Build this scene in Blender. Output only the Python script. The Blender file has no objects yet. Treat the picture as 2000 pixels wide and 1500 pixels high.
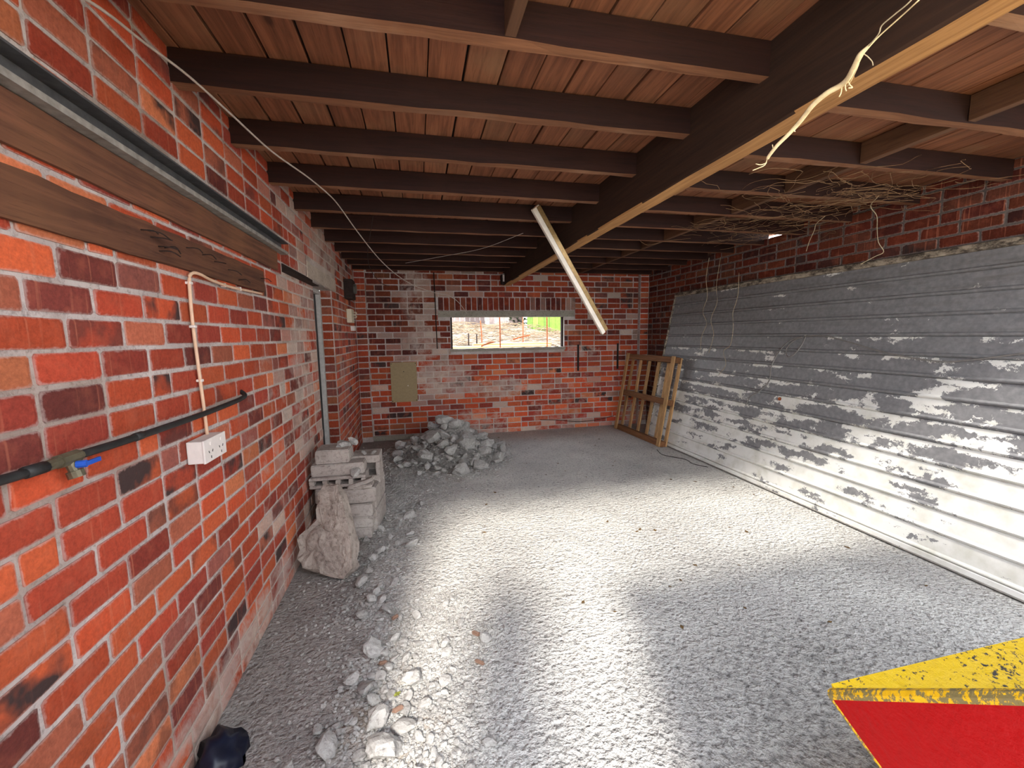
import bpy, bmesh, math, random
from mathutils import Vector, Matrix, noise as mnoise
random.seed(7)
scene = bpy.context.scene
COL = scene.collection

# ------------------------------------------------------------------ camera
H = 1.55
cam_d = bpy.data.cameras.new('camera'); cam = bpy.data.objects.new('camera', cam_d); COL.objects.link(cam)
cam_d.sensor_fit = 'HORIZONTAL'; cam_d.sensor_width = 36.0; cam_d.lens = 36.0 * 815 / 2000
cam_d.clip_start = 0.02; cam_d.clip_end = 200
RX = Vector((0.97538891, -0.22000453, -0.01464547))     # image right in the world
RD = Vector((-0.03985665, -0.11059687, -0.99306585))    # image down
RF = Vector((0.21685924, 0.96920913, -0.1166436))       # forward
cam.matrix_world = Matrix((( RX.x, -RD.x, -RF.x, 0), (RX.y, -RD.y, -RF.y, 0), (RX.z, -RD.z, -RF.z, H), (0, 0, 0, 1)))
scene.camera = cam

# ------------------------------------------------------------------ light
SUN_STRENGTH = 2.95
SKY_STRENGTH = 3.4
EXPOSURE = 1.58
w = bpy.data.worlds.new('sky'); scene.world = w; w.use_nodes = True
wn = w.node_tree.nodes; wl = w.node_tree.links
bg = wn['Background']; bg.inputs['Strength'].default_value = SKY_STRENGTH
tc = wn.new('ShaderNodeTexCoord'); sx = wn.new('ShaderNodeSeparateXYZ'); wl.new(tc.outputs['Generated'], sx.inputs[0])
rp = wn.new('ShaderNodeValToRGB'); wl.new(sx.outputs['Z'], rp.inputs[0])
rp.color_ramp.elements[0].position = 0.0; rp.color_ramp.elements[0].color = (0.98, 0.985, 1.0, 1)
rp.color_ramp.elements[1].position = 0.8; rp.color_ramp.elements[1].color = (0.78, 0.87, 1.0, 1)
wl.new(rp.outputs[0], bg.inputs['Color'])
sun_d = bpy.data.lights.new('sun', 'SUN'); sun = bpy.data.objects.new('sun', sun_d); COL.objects.link(sun)
sun_d.energy = SUN_STRENGTH; sun_d.angle = math.radians(7.0); sun_d.color = (1.0, 0.95, 0.87)
SDIR = Vector((0.20, 1.0, -0.72)).normalized()
sun.rotation_euler = SDIR.to_track_quat('-Z', 'Y').to_euler(); sun.location = (-2, -10, 8)
scene.view_settings.view_transform = 'Standard'; scene.view_settings.look = 'None'
scene.view_settings.gamma = 1.0; scene.view_settings.use_curve_mapping = False
scene.view_settings.exposure = EXPOSURE
try:
    scene.cycles.diffuse_bounces = 6; scene.cycles.max_bounces = 10
except Exception: pass

# ------------------------------------------------------------------ helpers
def lin(r, g, b):
    f = lambda c: (c/255/12.92) if c/255 <= 0.04045 else ((c/255+0.055)/1.055)**2.4
    return (f(r), f(g), f(b), 1.0)

class NT:
    """small node tree builder"""
    def __init__(s, name):
        s.m = bpy.data.materials.new(name); s.m.use_nodes = True
        s.n = s.m.node_tree.nodes; s.l = s.m.node_tree.links
        s.b = s.n['Principled BSDF']; s.b.inputs['Roughness'].default_value = 0.85
        try: s.b.inputs['Specular IOR Level'].default_value = 0.3
        except Exception: pass
        s._pos = None
    def pos(s):
        if s._pos is None: s._pos = s.n.new('ShaderNodeNewGeometry').outputs['Position']
        return s._pos
    def obj(s): return s.n.new('ShaderNodeTexCoord').outputs['Object']
    def vmul(s, v, sc, add=(0, 0, 0)):
        n = s.n.new('ShaderNodeVectorMath'); n.operation = 'MULTIPLY_ADD'; s.l.new(v, n.inputs[0])
        n.inputs[1].default_value = sc; n.inputs[2].default_value = add; return n.outputs[0]
    def vadd(s, a, b):
        n = s.n.new('ShaderNodeVectorMath'); n.operation = 'ADD'; s.l.new(a, n.inputs[0]); s.l.new(b, n.inputs[1]); return n.outputs[0]
    def noise(s, v, scale=5, detail=3, rough=0.55, dist=0.0, color=False):
        n = s.n.new('ShaderNodeTexNoise'); s.l.new(v, n.inputs['Vector']); n.inputs['Scale'].default_value = scale
        n.inputs['Detail'].default_value = detail; n.inputs['Roughness'].default_value = rough; n.inputs['Distortion'].default_value = dist
        return n.outputs['Color'] if color else n.outputs['Fac']
    def voro(s, v, scale=5, feat='F1', out='Distance'):
        n = s.n.new('ShaderNodeTexVoronoi'); n.feature = feat; s.l.new(v, n.inputs['Vector']); n.inputs['Scale'].default_value = scale
        return n.outputs[out]
    def rng(s, f, a, b, c=0.0, d=1.0, smooth=False):
        n = s.n.new('ShaderNodeMapRange'); n.clamp = True
        if smooth: n.interpolation_type = 'SMOOTHSTEP'
        s._in(n.inputs[0], f); n.inputs[1].default_value = a; n.inputs[2].default_value = b
        n.inputs[3].default_value = c; n.inputs[4].default_value = d; return n.outputs[0]
    def _in(s, sock, v):
        if isinstance(v, (int, float)): sock.default_value = v
        elif isinstance(v, (tuple, list)): sock.default_value = v
        else: s.l.new(v, sock)
    def math(s, op, a, b=0.0):
        n = s.n.new('ShaderNodeMath'); n.operation = op; s._in(n.inputs[0], a); s._in(n.inputs[1], b); return n.outputs[0]
    def mix(s, f, a, b, mode='MIX'):
        n = s.n.new('ShaderNodeMixRGB'); n.blend_type = mode; s._in(n.inputs[0], f); s._in(n.inputs[1], a); s._in(n.inputs[2], b); return n.outputs[0]
    def sep(s, v):
        n = s.n.new('ShaderNodeSeparateXYZ'); s.l.new(v, n.inputs[0]); return n.outputs
    def blob(s, c, r):
        """1 at c falling to 0 at the ellipsoid radii r, in world space"""
        v = s.vmul(s.pos(), (1/r[0], 1/r[1], 1/r[2]), (-c[0]/r[0], -c[1]/r[1], -c[2]/r[2]))
        n = s.n.new('ShaderNodeVectorMath'); n.operation = 'LENGTH'; s.l.new(v, n.inputs[0])
        return s.rng(n.outputs['Value'], 0.35, 1.0, 1.0, 0.0, True)
    def col(s, c): s._in(s.b.inputs['Base Color'], c)
    def rough(s, c): s._in(s.b.inputs['Roughness'], c)
    def bump(s, h, strength=0.3, dist=0.01):
        n = s.n.new('ShaderNodeBump'); n.inputs['Strength'].default_value = strength; n.inputs['Distance'].default_value = dist
        s.l.new(h, n.inputs['Height']); s.l.new(n.outputs[0], s.b.inputs['Normal'])

def new_obj(name, me, mat=None, parent=None):
    o = bpy.data.objects.new(name, me); COL.objects.link(o)
    if mat is not None and len(me.materials) == 0: me.materials.append(mat)
    if parent is not None: o.parent = parent
    return o
def obj(name, bm, mat, parent=None, smooth=False):
    bmesh.ops.recalc_face_normals(bm, faces=bm.faces[:])
    me = bpy.data.meshes.new(name); bm.to_mesh(me); bm.free()
    if smooth:
        for p in me.polygons: p.use_smooth = True
    return new_obj(name, me, mat, parent)
def empty(name, loc=(0, 0, 0), rotz=0.0):
    o = bpy.data.objects.new(name, None); COL.objects.link(o); o.location = loc; o.rotation_euler = (0, 0, rotz)
    o.empty_display_size = 0.1; return o
def tag(o, label, cat=None, group=None, kind=None):
    o['label'] = label
    if cat: o['category'] = cat
    if group: o['group'] = group
    if kind: o['kind'] = kind
    return o
def struct(o, label=None):
    o['kind'] = 'structure'
    if label: o['label'] = label
    return o
def box(bm, x0, x1, y0, y1, z0, z1, M=None):
    vs = [bm.verts.new((x, y, z)) for x in (x0, x1) for y in (y0, y1) for z in (z0, z1)]
    for f in ((0, 1, 3, 2), (4, 6, 7, 5), (0, 4, 5, 1), (2, 3, 7, 6), (0, 2, 6, 4), (1, 5, 7, 3)):
        bm.faces.new([vs[i] for i in f])
    if M is not None: bmesh.ops.transform(bm, matrix=M, verts=vs)
    return vs
def bbox(x0, x1, y0, y1, z0, z1, bev=0.004, seg=1):
    bm = bmesh.new(); box(bm, x0, x1, y0, y1, z0, z1)
    if bev: bmesh.ops.bevel(bm, geom=bm.edges[:], offset=bev, segments=seg, affect='EDGES', profile=0.6)
    return bm
def catmull(pts, n=6):
    pts = [Vector(p) for p in pts]
    if len(pts) < 3: return pts
    P = [pts[0]*2-pts[1]] + pts + [pts[-1]*2-pts[-2]]; out = []
    for i in range(1, len(P)-2):
        for k in range(n):
            t = k/n; a, b, c, d = P[i-1], P[i], P[i+1], P[i+2]
            out.append(0.5*((2*b)+(c-a)*t+(2*a-5*b+4*c-d)*t*t+(3*b-a-3*c+d)*t**3))
    out.append(pts[-1]); return out
def tube(bm, pts, r, sides=6, smoothn=6):
    pts = catmull(pts, smoothn) if smoothn else [Vector(p) for p in pts]
    n = len(pts); rings = []; up = Vector((0.13, 0.31, 0.94)).normalized()
    for i, p in enumerate(pts):
        t = (pts[min(i+1, n-1)]-pts[max(i-1, 0)])
        if t.length < 1e-9: t = Vector((0, 0, 1))
        t.normalize(); a = t.cross(up)
        if a.length < 1e-4: a = t.cross(Vector((1, 0, 0)))
        a.normalize(); b = t.cross(a); rr = r(i/(n-1)) if callable(r) else r
        rings.append([bm.verts.new(p+a*math.cos(2*math.pi*k/sides)*rr+b*math.sin(2*math.pi*k/sides)*rr) for k in range(sides)])
    for A, B in zip(rings, rings[1:]):
        for k in range(sides): bm.faces.new((A[k], A[(k+1) % sides], B[(k+1) % sides], B[k]))
    bm.faces.new(rings[0][::-1]); bm.faces.new(rings[-1])
def tube_obj(name, pts, r, mat, parent=None, sides=6, smoothn=6):
    bm = bmesh.new(); tube(bm, pts, r, sides, smoothn); return obj(name, bm, mat, parent, True)
def cyl(bm, p0, p1, r, sides=12, r2=None):
    tube(bm, [p0, p1], (lambda t: r+(r2-r)*t) if r2 is not None else r, sides, 0)
def prism(bm, poly, axis_vec):
    """extrude closed polygon (list of Vectors) along axis_vec"""
    a = [bm.verts.new(p) for p in poly]; b = [bm.verts.new(Vector(p)+Vector(axis_vec)) for p in poly]
    bm.faces.new(a); bm.faces.new(b[::-1]); n = len(a)
    for i in range(n): bm.faces.new((a[i], b[i], b[(i+1) % n], a[(i+1) % n]))

# ------------------------------------------------------------------ materials
def brick_material(name, src, stains):
    t = NT(name); p = t.pos()
    if src == 'obj':
        oi = t.n.new('ShaderNodeObjectInfo'); tone, alpha = oi.outputs['Color'], oi.outputs['Alpha']
    else:
        at = t.n.new('ShaderNodeAttribute'); at.attribute_name = 'tone'; tone, alpha = at.outputs['Color'], at.outputs['Alpha']
    fine = t.noise(p, 90, 4, 0.7); mid = t.noise(p, 14, 4, 0.6); big = t.noise(p, 2.3, 3)
    c = t.mix(1.0, tone, t.rng(fine, 0.3, 0.75, 0.72, 1.22), 'MULTIPLY')
    c = t.mix(t.rng(mid, 0.5, 0.75, 0, 0.45), c, t.mix(0.5, tone, lin(196, 112, 84)))
    burn = t.math('MULTIPLY', t.rng(t.noise(p, 8, 3, 0.5), 0.42, 0.58), alpha)
    c = t.mix(burn, c, lin(62, 46, 44))
    # vertical drag lines of the brick press
    drag = t.noise(t.vmul(p, (60, 60, 2.0)), 1.0, 2, 0.5)
    c = t.mix(t.rng(drag, 0.62, 0.75, 0, 0.35), c, lin(205, 130, 100))
    m = 0.0
    for cc, rr, k in stains:
        m = t.math('MAXIMUM', m, t.math('MULTIPLY', t.blob(cc, rr), k))
    sn = t.noise(p, 9, 5, 0.7, 0.6)
    st = t.math('MULTIPLY', t.rng(t.math('ADD', t.math('ADD', sn, t.math('MULTIPLY', m, 0.24)), t.math('MULTIPLY', t.math('SUBTRACT', big, 0.5), 0.5)), 0.58, 0.82), t.math('MINIMUM', t.math('MULTIPLY', m, 1.3), 0.75))
    ea = t.n.new('ShaderNodeAttribute'); ea.attribute_name = 'edge'
    sm = t.rng(t.math('ADD', ea.outputs['Fac'], t.math('MULTIPLY', t.math('SUBTRACT', t.noise(p, 45, 4, 0.7), 0.5), 1.6)), 0.55, 1.0, 0.0, 0.7)
    c = t.mix(sm, c, t.mix(0.35, lin(176, 162, 156), tone))
    c = t.mix(st, c, t.mix(t.rng(big, 0.4, 0.6), lin(196, 180, 166), lin(176, 158, 150)))
    c = t.mix(t.rng(t.noise(p, 5, 3), 0.62, 0.8, 0, 0.25), c, lin(60, 40, 36))
    t.col(c); t.rough(0.88); t.bump(t.math('ADD', fine, t.math('MULTIPLY', mid, 1.3)), 0.5, 0.004)
    return t.m
def mortar_material(name, stains, dk=1.0):
    t = NT(name); p = t.pos()
    n1 = t.noise(p, 60, 5, 0.7); n2 = t.noise(p, 6, 3)
    c = t.mix(t.rng(n2, 0.35, 0.65), lin(170, 162, 160), lin(196, 190, 188))
    c = t.mix(t.rng(n1, 0.3, 0.5, 0.6, 0), c, lin(96, 86, 80))
    c = t.mix(t.rng(t.noise(p, 1.7, 4), 0.5, 0.62, 0, 0.55), c, lin(132, 112, 96))
    m = 0.0
    for cc, rr, k in stains: m = t.math('MAXIMUM', m, t.math('MULTIPLY', t.blob(cc, rr), k))
    c = t.mix(t.math('MULTIPLY', m, 0.5), c, lin(200, 186, 172))
    c = t.mix(1.0, c, (dk, dk*0.96, dk*0.93, 1), 'MULTIPLY')
    t.col(c); t.rough(0.95); t.bump(n1, 0.8, 0.006); return t.m
def wood(name, axis, c1, c2, c3, rough=0.8, bump=0.25, knots=True, fade=0.35):
    t = NT(name); p = t.pos(); sc = [42, 42, 42]; sc[axis] = 2.0
    oi = t.n.new('ShaderNodeObjectInfo')
    off = t.n.new('ShaderNodeCombineXYZ'); t.l.new(t.math('MULTIPLY', oi.outputs['Random'], 37.0), off.inputs[0]); t.l.new(t.math('MULTIPLY', oi.outputs['Random'], 11.0), off.inputs[1])
    q = t.vadd(p, off.outputs[0])
    g = t.noise(t.vmul(q, tuple(sc)), 1.0, 4, 0.62, 0.8); g2 = t.noise(t.vmul(q, tuple(s*4 for s in sc)), 1.0, 3, 0.6)
    b = t.noise(q, 1.6, 4, 0.6)
    c = t.mix(t.rng(g, 0.35, 0.66), c1, c2); c = t.mix(t.rng(b, 0.5, 0.72, 0, fade+0.3), c, c3)
    c = t.mix(t.rng(g2, 0.42, 0.3, 0, 0.4), c, tuple(x*0.35 for x in c1[:3])+(1,))
    c = t.mix(t.math('MULTIPLY', t.math('ABSOLUTE', t.math('SUBTRACT', oi.outputs['Random'], 0.5)), 0.7), c, tuple(x*0.5 for x in c1[:3])+(1,))
    if knots:
        sk = [5, 5, 5]; sk[axis] = 2.2
        k = t.voro(t.vmul(q, tuple(sk)), 1.0); c = t.mix(t.rng(k, 0.10, 0.04, 0, 0.75), c, tuple(x*0.25 for x in c1[:3])+(1,))
    t.col(c); t.rough(rough); t.bump(t.math('ADD', g, t.math('MULTIPLY', g2, 0.5)), bump, 0.004); return t.m
def concrete(name, c1, c2, dark, scale=1.0, bump=0.6, speck=True):
    t = NT(name); p = t.pos()
    n1 = t.noise(p, 45*scale, 6, 0.7); n2 = t.noise(p, 4*scale, 4, 0.6); n3 = t.noise(p, 160*scale, 2)
    c = t.mix(t.rng(n2, 0.35, 0.65), c1, c2); c = t.mix(t.rng(n1, 0.5, 0.32, 0, 0.6), c, dark)
    if speck: c = t.mix(t.rng(n3, 0.68, 0.74, 0, 0.6), c, lin(215, 212, 205))
    t.col(c); t.rough(0.95); t.bump(n1, bump, 0.008); return t.m
def plain(name, c, rough=0.5, metal=0.0, var=0.15, bump=0.0, scale=30):
    t = NT(name); n = t.noise(t.pos(), scale, 4, 0.6)
    t.col(t.mix(1.0, c, t.rng(n, 0.3, 0.7, 1-var, 1+var), 'MULTIPLY')); t.rough(rough); t.b.inputs['Metallic'].default_value = metal
    if bump: t.bump(n, bump, 0.003)
    return t.m

D = 0.857; XR = 3.78; YB = 6.45; Y0 = 0.30
ST_LEFT = [((-D, 3.6, 1.3), (0.5, 0.75, 1.5), 0.75), ((-D, 2.8, 0.9), (0.5, 0.8, 0.9), 0.42), ((-D, 2.2, 0.05), (0.5, 1.9, 0.26), 1.0),
           ((-D, 4.5, 2.35), (0.5, 0.8, 0.45), 1.0), ((-D, 5.2, 1.4), (0.5, 0.6, 1.2), 0.45), ((-D, 1.5, 0.55), (0.5, 0.5, 0.3), 0.25)]
ST_BACK = [((-0.02, YB, 2.2), (0.28, 0.5, 0.75), 0.7), ((0.12, YB, 1.45), (0.35, 0.5, 0.6), 0.7), ((0.35, YB, 0.9), (0.65, 0.5, 0.42), 1.0),
           ((1.3, YB, 0.72), (0.85, 0.5, 0.24), 0.95), ((0.9, YB, 0.2), (0.9, 0.5, 0.28), 0.7), ((2.3, YB, 0.45), (1.2, 0.5, 0.9), 0.40), ((2.6, YB, 1.28), (0.5, 0.5, 0.16), 0.6), ((1.3, YB, 0.0), (1.2, 0.5, 0.12), 1.0), ((3.6, YB, 0.2), (0.5, 1.0, 0.3), 0.9)]
ST_RIGHT = [((XR, 5.9, 0.2), (0.5, 0.8, 0.35), 0.9)]
MB = {}
for k, s in (('left', ST_LEFT), ('back', ST_BACK), ('right', ST_RIGHT)):
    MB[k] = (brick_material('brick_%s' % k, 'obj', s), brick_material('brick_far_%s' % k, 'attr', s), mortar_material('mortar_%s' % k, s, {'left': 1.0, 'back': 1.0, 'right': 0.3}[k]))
M_PLANK = wood('roof_plank_wood', 1, lin(112, 68, 46), lin(154, 98, 68), lin(146, 112, 82), 0.8, 0.35)
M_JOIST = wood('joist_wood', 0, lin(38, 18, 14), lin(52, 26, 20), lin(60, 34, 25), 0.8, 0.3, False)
M_JOIST_LIT = wood('joist_wood_lit', 0, lin(112, 72, 50), lin(146, 100, 70), lin(170, 134, 108), 0.85, 0.4, False)  # paler copy of the joist wood, bounce light painted on undersides
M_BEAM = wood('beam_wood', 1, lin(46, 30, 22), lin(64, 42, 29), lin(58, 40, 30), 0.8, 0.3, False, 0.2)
M_BEAM_LIT = wood('beam_wood_lit', 1, lin(150, 106, 64), lin(188, 140, 88), lin(172, 124, 74), 0.8, 0.3, False, 0.2)  # paler copy of the beam wood, floor bounce painted on its underside
M_NOG = wood('nogging_wood', 1, lin(84, 56, 40), lin(110, 76, 54), lin(100, 70, 48), 0.8, 0.25, False)
M_TIMBER = wood('wall_timber', 1, lin(78, 50, 38), lin(116, 76, 56), lin(128, 88, 60), 0.85, 0.5)
M_PALLET = wood('pallet_wood', 2, lin(158, 122, 82), lin(198, 158, 110), lin(178, 136, 88), 0.85, 0.3)
M_PALLETR = wood('pallet_rail_wood', 1, lin(104, 70, 44), lin(140, 96, 62), lin(120, 84, 54), 0.85, 0.3)
M_CONC = concrete('block_concrete', lin(150, 140, 134), lin(172, 163, 156), lin(92, 84, 80))
M_ROCK = concrete('rubble_concrete', lin(150, 147, 143), lin(178, 175, 170), lin(92, 88, 84), 1.3, 0.8)
M_SLAB = concrete('slab_concrete', lin(140, 128, 120), lin(172, 160, 150), lin(78, 66, 60), 0.8, 1.0)
M_LINTEL = concrete('lintel_concrete', lin(140, 134, 122), lin(156, 150, 138), lin(96, 90, 80), 1.0, 0.4, False)
M_STEEL = plain('dark_galvanised_steel', lin(84, 84, 86), 0.55, 0.3, 0.25)
M_STEELL = plain('light_galvanised_steel', lin(146, 142, 136), 0.6, 0.2, 0.3)
M_BLACK = plain('black_paint', lin(22, 20, 20), 0.6)
M_RUST = plain('rusty_steel', lin(150, 82, 48), 0.9, 0.0, 0.3)
M_IRON = plain('dark_rust', lin(44, 32, 28), 0.85, 0.0, 0.3)
M_WHITEP = plain('white_plastic', lin(222, 214, 208), 0.45, 0.0, 0.06)
M_CABLE = plain('beige_cable', lin(212, 178, 150), 0.55, 0.0, 0.1)
M_CABLEW = plain('grey_white_cable', lin(176, 164, 154), 0.55, 0.0, 0.15)
M_ROOT = plain('pale_root', lin(226, 204, 160), 0.85, 0.0, 0.25)
M_ROOTD = plain('brown_root', lin(120, 92, 66), 0.9, 0.0, 0.3)
M_WISP = plain('thin_root', lin(176, 160, 132), 0.9, 0.0, 0.2)

# floor: grey rough slab, dusty dark strip along the left wall
t = NT('floor_concrete'); p = t.pos(); X = t.sep(p)
n1 = t.noise(p, 30, 4, 0.6, 0.0); n2 = t.noise(p, 1.3, 5, 0.6); n3 = t.noise(p, 120, 3); n4 = t.noise(p, 5, 5, 0.65)
c = t.mix(t.rng(n2, 0.35, 0.65), lin(182, 179, 174), lin(206, 203, 196))
c = t.mix(t.rng(n4, 0.56, 0.76, 0, 0.45), c, lin(138, 134, 130)); c = t.mix(t.rng(n1, 0.44, 0.30, 0, 0.65), c, lin(98, 95, 93))
n5 = t.noise(p, 55, 2, 0.5); c = t.mix(t.rng(n5, 0.56, 0.66, 0, 0.55), c, lin(100, 98, 97)); c = t.mix(t.rng(n3, 0.70, 0.75, 0, 0.5), c, lin(215, 214, 210))
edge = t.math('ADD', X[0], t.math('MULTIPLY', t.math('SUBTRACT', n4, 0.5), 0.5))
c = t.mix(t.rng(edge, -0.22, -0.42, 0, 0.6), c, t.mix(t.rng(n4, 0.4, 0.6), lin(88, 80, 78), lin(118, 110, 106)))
oil = t.math('MULTIPLY', t.blob((1.7, 1.1, 0), (1.6, 0.95, 0.5)), t.math('ADD', t.rng(n1, 0.35, 0.6, 0.55, 0.15), t.rng(n2, 0.4, 0.6, 0.1, 0.4)))
c = t.mix(t.math('MULTIPLY', oil, 0.8), c, lin(78, 75, 75))
brn = t.math('MULTIPLY', t.blob((-0.2, 1.5, 0), (0.35, 0.6, 0.5)), t.rng(n4, 0.45, 0.6)); c = t.mix(t.math('MULTIPLY', brn, 0.5), c, lin(120, 98, 74))
t.col(c); t.rough(0.9); t.bump(t.math('SUBTRACT', t.math('ADD', n1, t.math('MULTIPLY', n4, 0.6)), t.math('MULTIPLY', n5, 0.5)), 0.85, 0.036)
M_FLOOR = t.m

sp_ = (2.13-0.06)/14
# flaking white paint over dull aluminium
t = NT('flaking_paint'); p = t.pos(); X = t.sep(p); O = t.sep(t.obj())
warp = t.vmul(t.noise(p, 16, 4, 0.7, 0, True), (0.12, 0.12, 0.12), (-0.06, -0.06, -0.06))
q = t.vadd(p, warp)
nb = t.noise(t.vmul(q, (0.0, 2.6, 8.0)), 1.0, 5, 0.62); ns = t.noise(t.vmul(q, (0, 11, 26)), 1.0, 5, 0.75)
hgt = t.rng(X[2], 0.1, 1.7, 0.075, -0.165); near = t.rng(X[1], 3.2, 1.4, 0.0, 0.035)
rib = t.rng(O[2], sp_-0.05, sp_-0.015, 0.0, 0.085)
f = t.math('ADD', t.math('ADD', t.math('MULTIPLY', nb, 0.75), t.math('MULTIPLY', ns, 0.25)), t.math('ADD', hgt, t.math('ADD', near, rib)))
mask = t.rng(f, 0.505, 0.515)
dull = t.mix(t.rng(t.noise(p, 30, 4), 0.3, 0.7), lin(112, 112, 114), lin(134, 133, 134))
pt = t.mix(t.rng(t.noise(p, 8, 4), 0.45, 0.7, 0, 0.6), lin(222, 221, 216), lin(188, 186, 172))
c = t.mix(mask, dull, pt)
c = t.mix(t.math('MULTIPLY', t.rng(t.noise(t.vmul(p, (1, 3, 30)), 1.0, 4), 0.5, 0.7), t.rng(X[2], 1.2, 2.0, 0, 0.4)), c, lin(80, 72, 62))
t.col(c); t.rough(t.rng(mask, 0, 1, 0.5, 0.75)); t.b.inputs['Metallic'].default_value = 0.0
t.bump(mask, 0.35, 0.002); M_PAINT = t.m
t = NT('dirty_rail'); p = t.pos()
t.col(t.mix(t.rng(t.noise(t.vmul(p, (20, 9, 20)), 1.0, 5, 0.75), 0.42, 0.6), lin(70, 62, 54), lin(168, 156, 138))); t.bump(t.noise(p, 60, 4), 0.5, 0.004); M_RAIL = t.m

# ------------------------------------------------------------------ brick walls
def brick_mesh(L, h, seed):
    rnd = random.Random(seed); bm = bmesh.new(); j = lambda a: rnd.uniform(-a, a); ed = []
    def ring(ix, iz, y, jit, e, cx=0.006):
        hx, hz = L/2-ix, h/2-iz
        pts = [(-hx+cx, -hz), (hx-cx, -hz), (hx, -hz+cx), (hx, hz-cx), (hx-cx, hz), (-hx+cx, hz), (-hx, hz-cx), (-hx, -hz+cx)]
        ed.extend([e]*8)
        return [bm.verts.new((x+j(jit), y, z+j(jit))) for x, z in pts]
    a = ring(0.0, 0.0, -0.012, 0.0, 1.0); b = ring(0.0, 0.0, 0.003, 0.0022, 1.0); c = ring(0.011, 0.011, 0.0055, 0.003, 0.0, 0.010)
    for A, B in ((a, b), (b, c)):
        for k in range(8): bm.faces.new((A[k], A[(k+1) % 8], B[(k+1) % 8], B[k]))
    bm.faces.new(c)
    bmesh.ops.recalc_face_normals(bm, faces=bm.faces[:])
    if sum(f.normal.y for f in bm.faces) < 0: bmesh.ops.reverse_faces(bm, faces=bm.faces[:])
    me = bpy.data.meshes.new('brick'); bm.to_mesh(me); bm.free()
    at = me.attributes.new('edge', 'FLOAT', 'POINT'); at.data.foreach_set('value', ed); return me
PITCH = 0.086
TONES = [((208, 96, 56), 5), ((198, 82, 48), 5), ((182, 72, 48), 4), ((162, 64, 49), 3), ((186, 102, 75), 2.2), ((216, 124, 82), 1.4), ((124, 57, 49), 1.5), ((162, 92, 80), 1.0)]
def tone(rnd, k=1.0):
    r = rnd.uniform(0, sum(wt for _, wt in TONES))
    for c, wt in TONES:
        r -= wt
        if r <= 0: break
    v = rnd.uniform(0.86, 1.1)*k
    c = lin(*[min(255, x*v) for x in c])
    burn = rnd.random(); burn = 1.0 if burn > 0.93 else (0.6 if burn > 0.82 else 0.0)
    return (c[0], c[1], c[2], burn)
def brick_wall(name, label, origin, sdir, nrm, mats, length, phase, pitch, z1, holes, see, extra=(), tone_k=1.0, hole_rows=None):
    """origin: world point of s=0,z=0 ; sdir/nrm: unit vectors ; holes: (s0,s1,z0,z1)"""
    rnd = random.Random(name); sdir = Vector(sdir); nrm = Vector(nrm); origin = Vector(origin)
    bricks = []
    k = -1
    while 0.066+PITCH*k < z1:
        zb = 0.066+PITCH*k; zc = zb+PITCH/2; k += 1
        z_lo, z_hi = max(zb+0.0065, 0.0), min(zb+PITCH-0.0065, z1)
        if z_hi-z_lo < 0.02: continue
        s = phase[k % 2]-math.ceil(phase[k % 2]/pitch)*pitch
        cuts = []
        while s < length:
            L = pitch*(1 if rnd.random() > 0.06 else 0.5)
            cuts.append((s, s+L)); s += L
        for a, b in cuts:
            segs = [(max(a, 0), min(b, length))]
            for h0, h1, hz0, hz1 in holes:
                if z_hi > hz0+0.03 and z_lo < hz1-0.03:
                    ns = []
                    for u, v in segs:
                        if v <= h0 or u >= h1: ns.append((u, v)); continue
                        if u < h0: ns.append((u, h0))
                        if v > h1: ns.append((h1, v))
                    segs = ns
            for u, v in segs:
                if v-u < 0.035: continue
                g = 0.006+rnd.uniform(-0.002, 0.002)
                bricks.append((u+g, v-g, z_lo+rnd.uniform(-.0015, .0015), z_hi+rnd.uniform(-.0015, .0015)))
    bricks += list(extra)
    vars_ = [brick_mesh(0.2, 0.074, i*13+len(name)) for i in range(7)]
    for m in vars_: m.materials.append(mats[0])
    root = None
    eye = Vector((0, 0, H))
    rank = []
    for i, b in enumerate(bricks):
        c = origin+sdir*((b[0]+b[1])/2)+Vector((0, 0, (b[2]+b[3])/2))
        v = c-eye; d = v.length
        fz = v.dot(RF); ok = False
        if fz > 0.1:
            px = 1000+815*v.dot(RX)/fz; py = 750+815*v.dot(RD)/fz
            ok = -60 < px < 2060 and -60 < py < 1560 and see(c)
        area = (b[1]-b[0])*(b[3]-b[2])*abs(v.normalized().dot(nrm))/(d*d)
        rank.append((-(area if ok else area*1e-4), i))
    rank.sort(); chosen = set(i for _, i in rank[:300])
    zr = Vector((0, 0, 1)); R3 = Matrix((sdir, nrm, zr)).transposed()
    if R3.determinant() < 0: R3 = Matrix((-sdir, nrm, zr)).transposed()
    return bricks, chosen, vars_, R3, rnd
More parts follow.
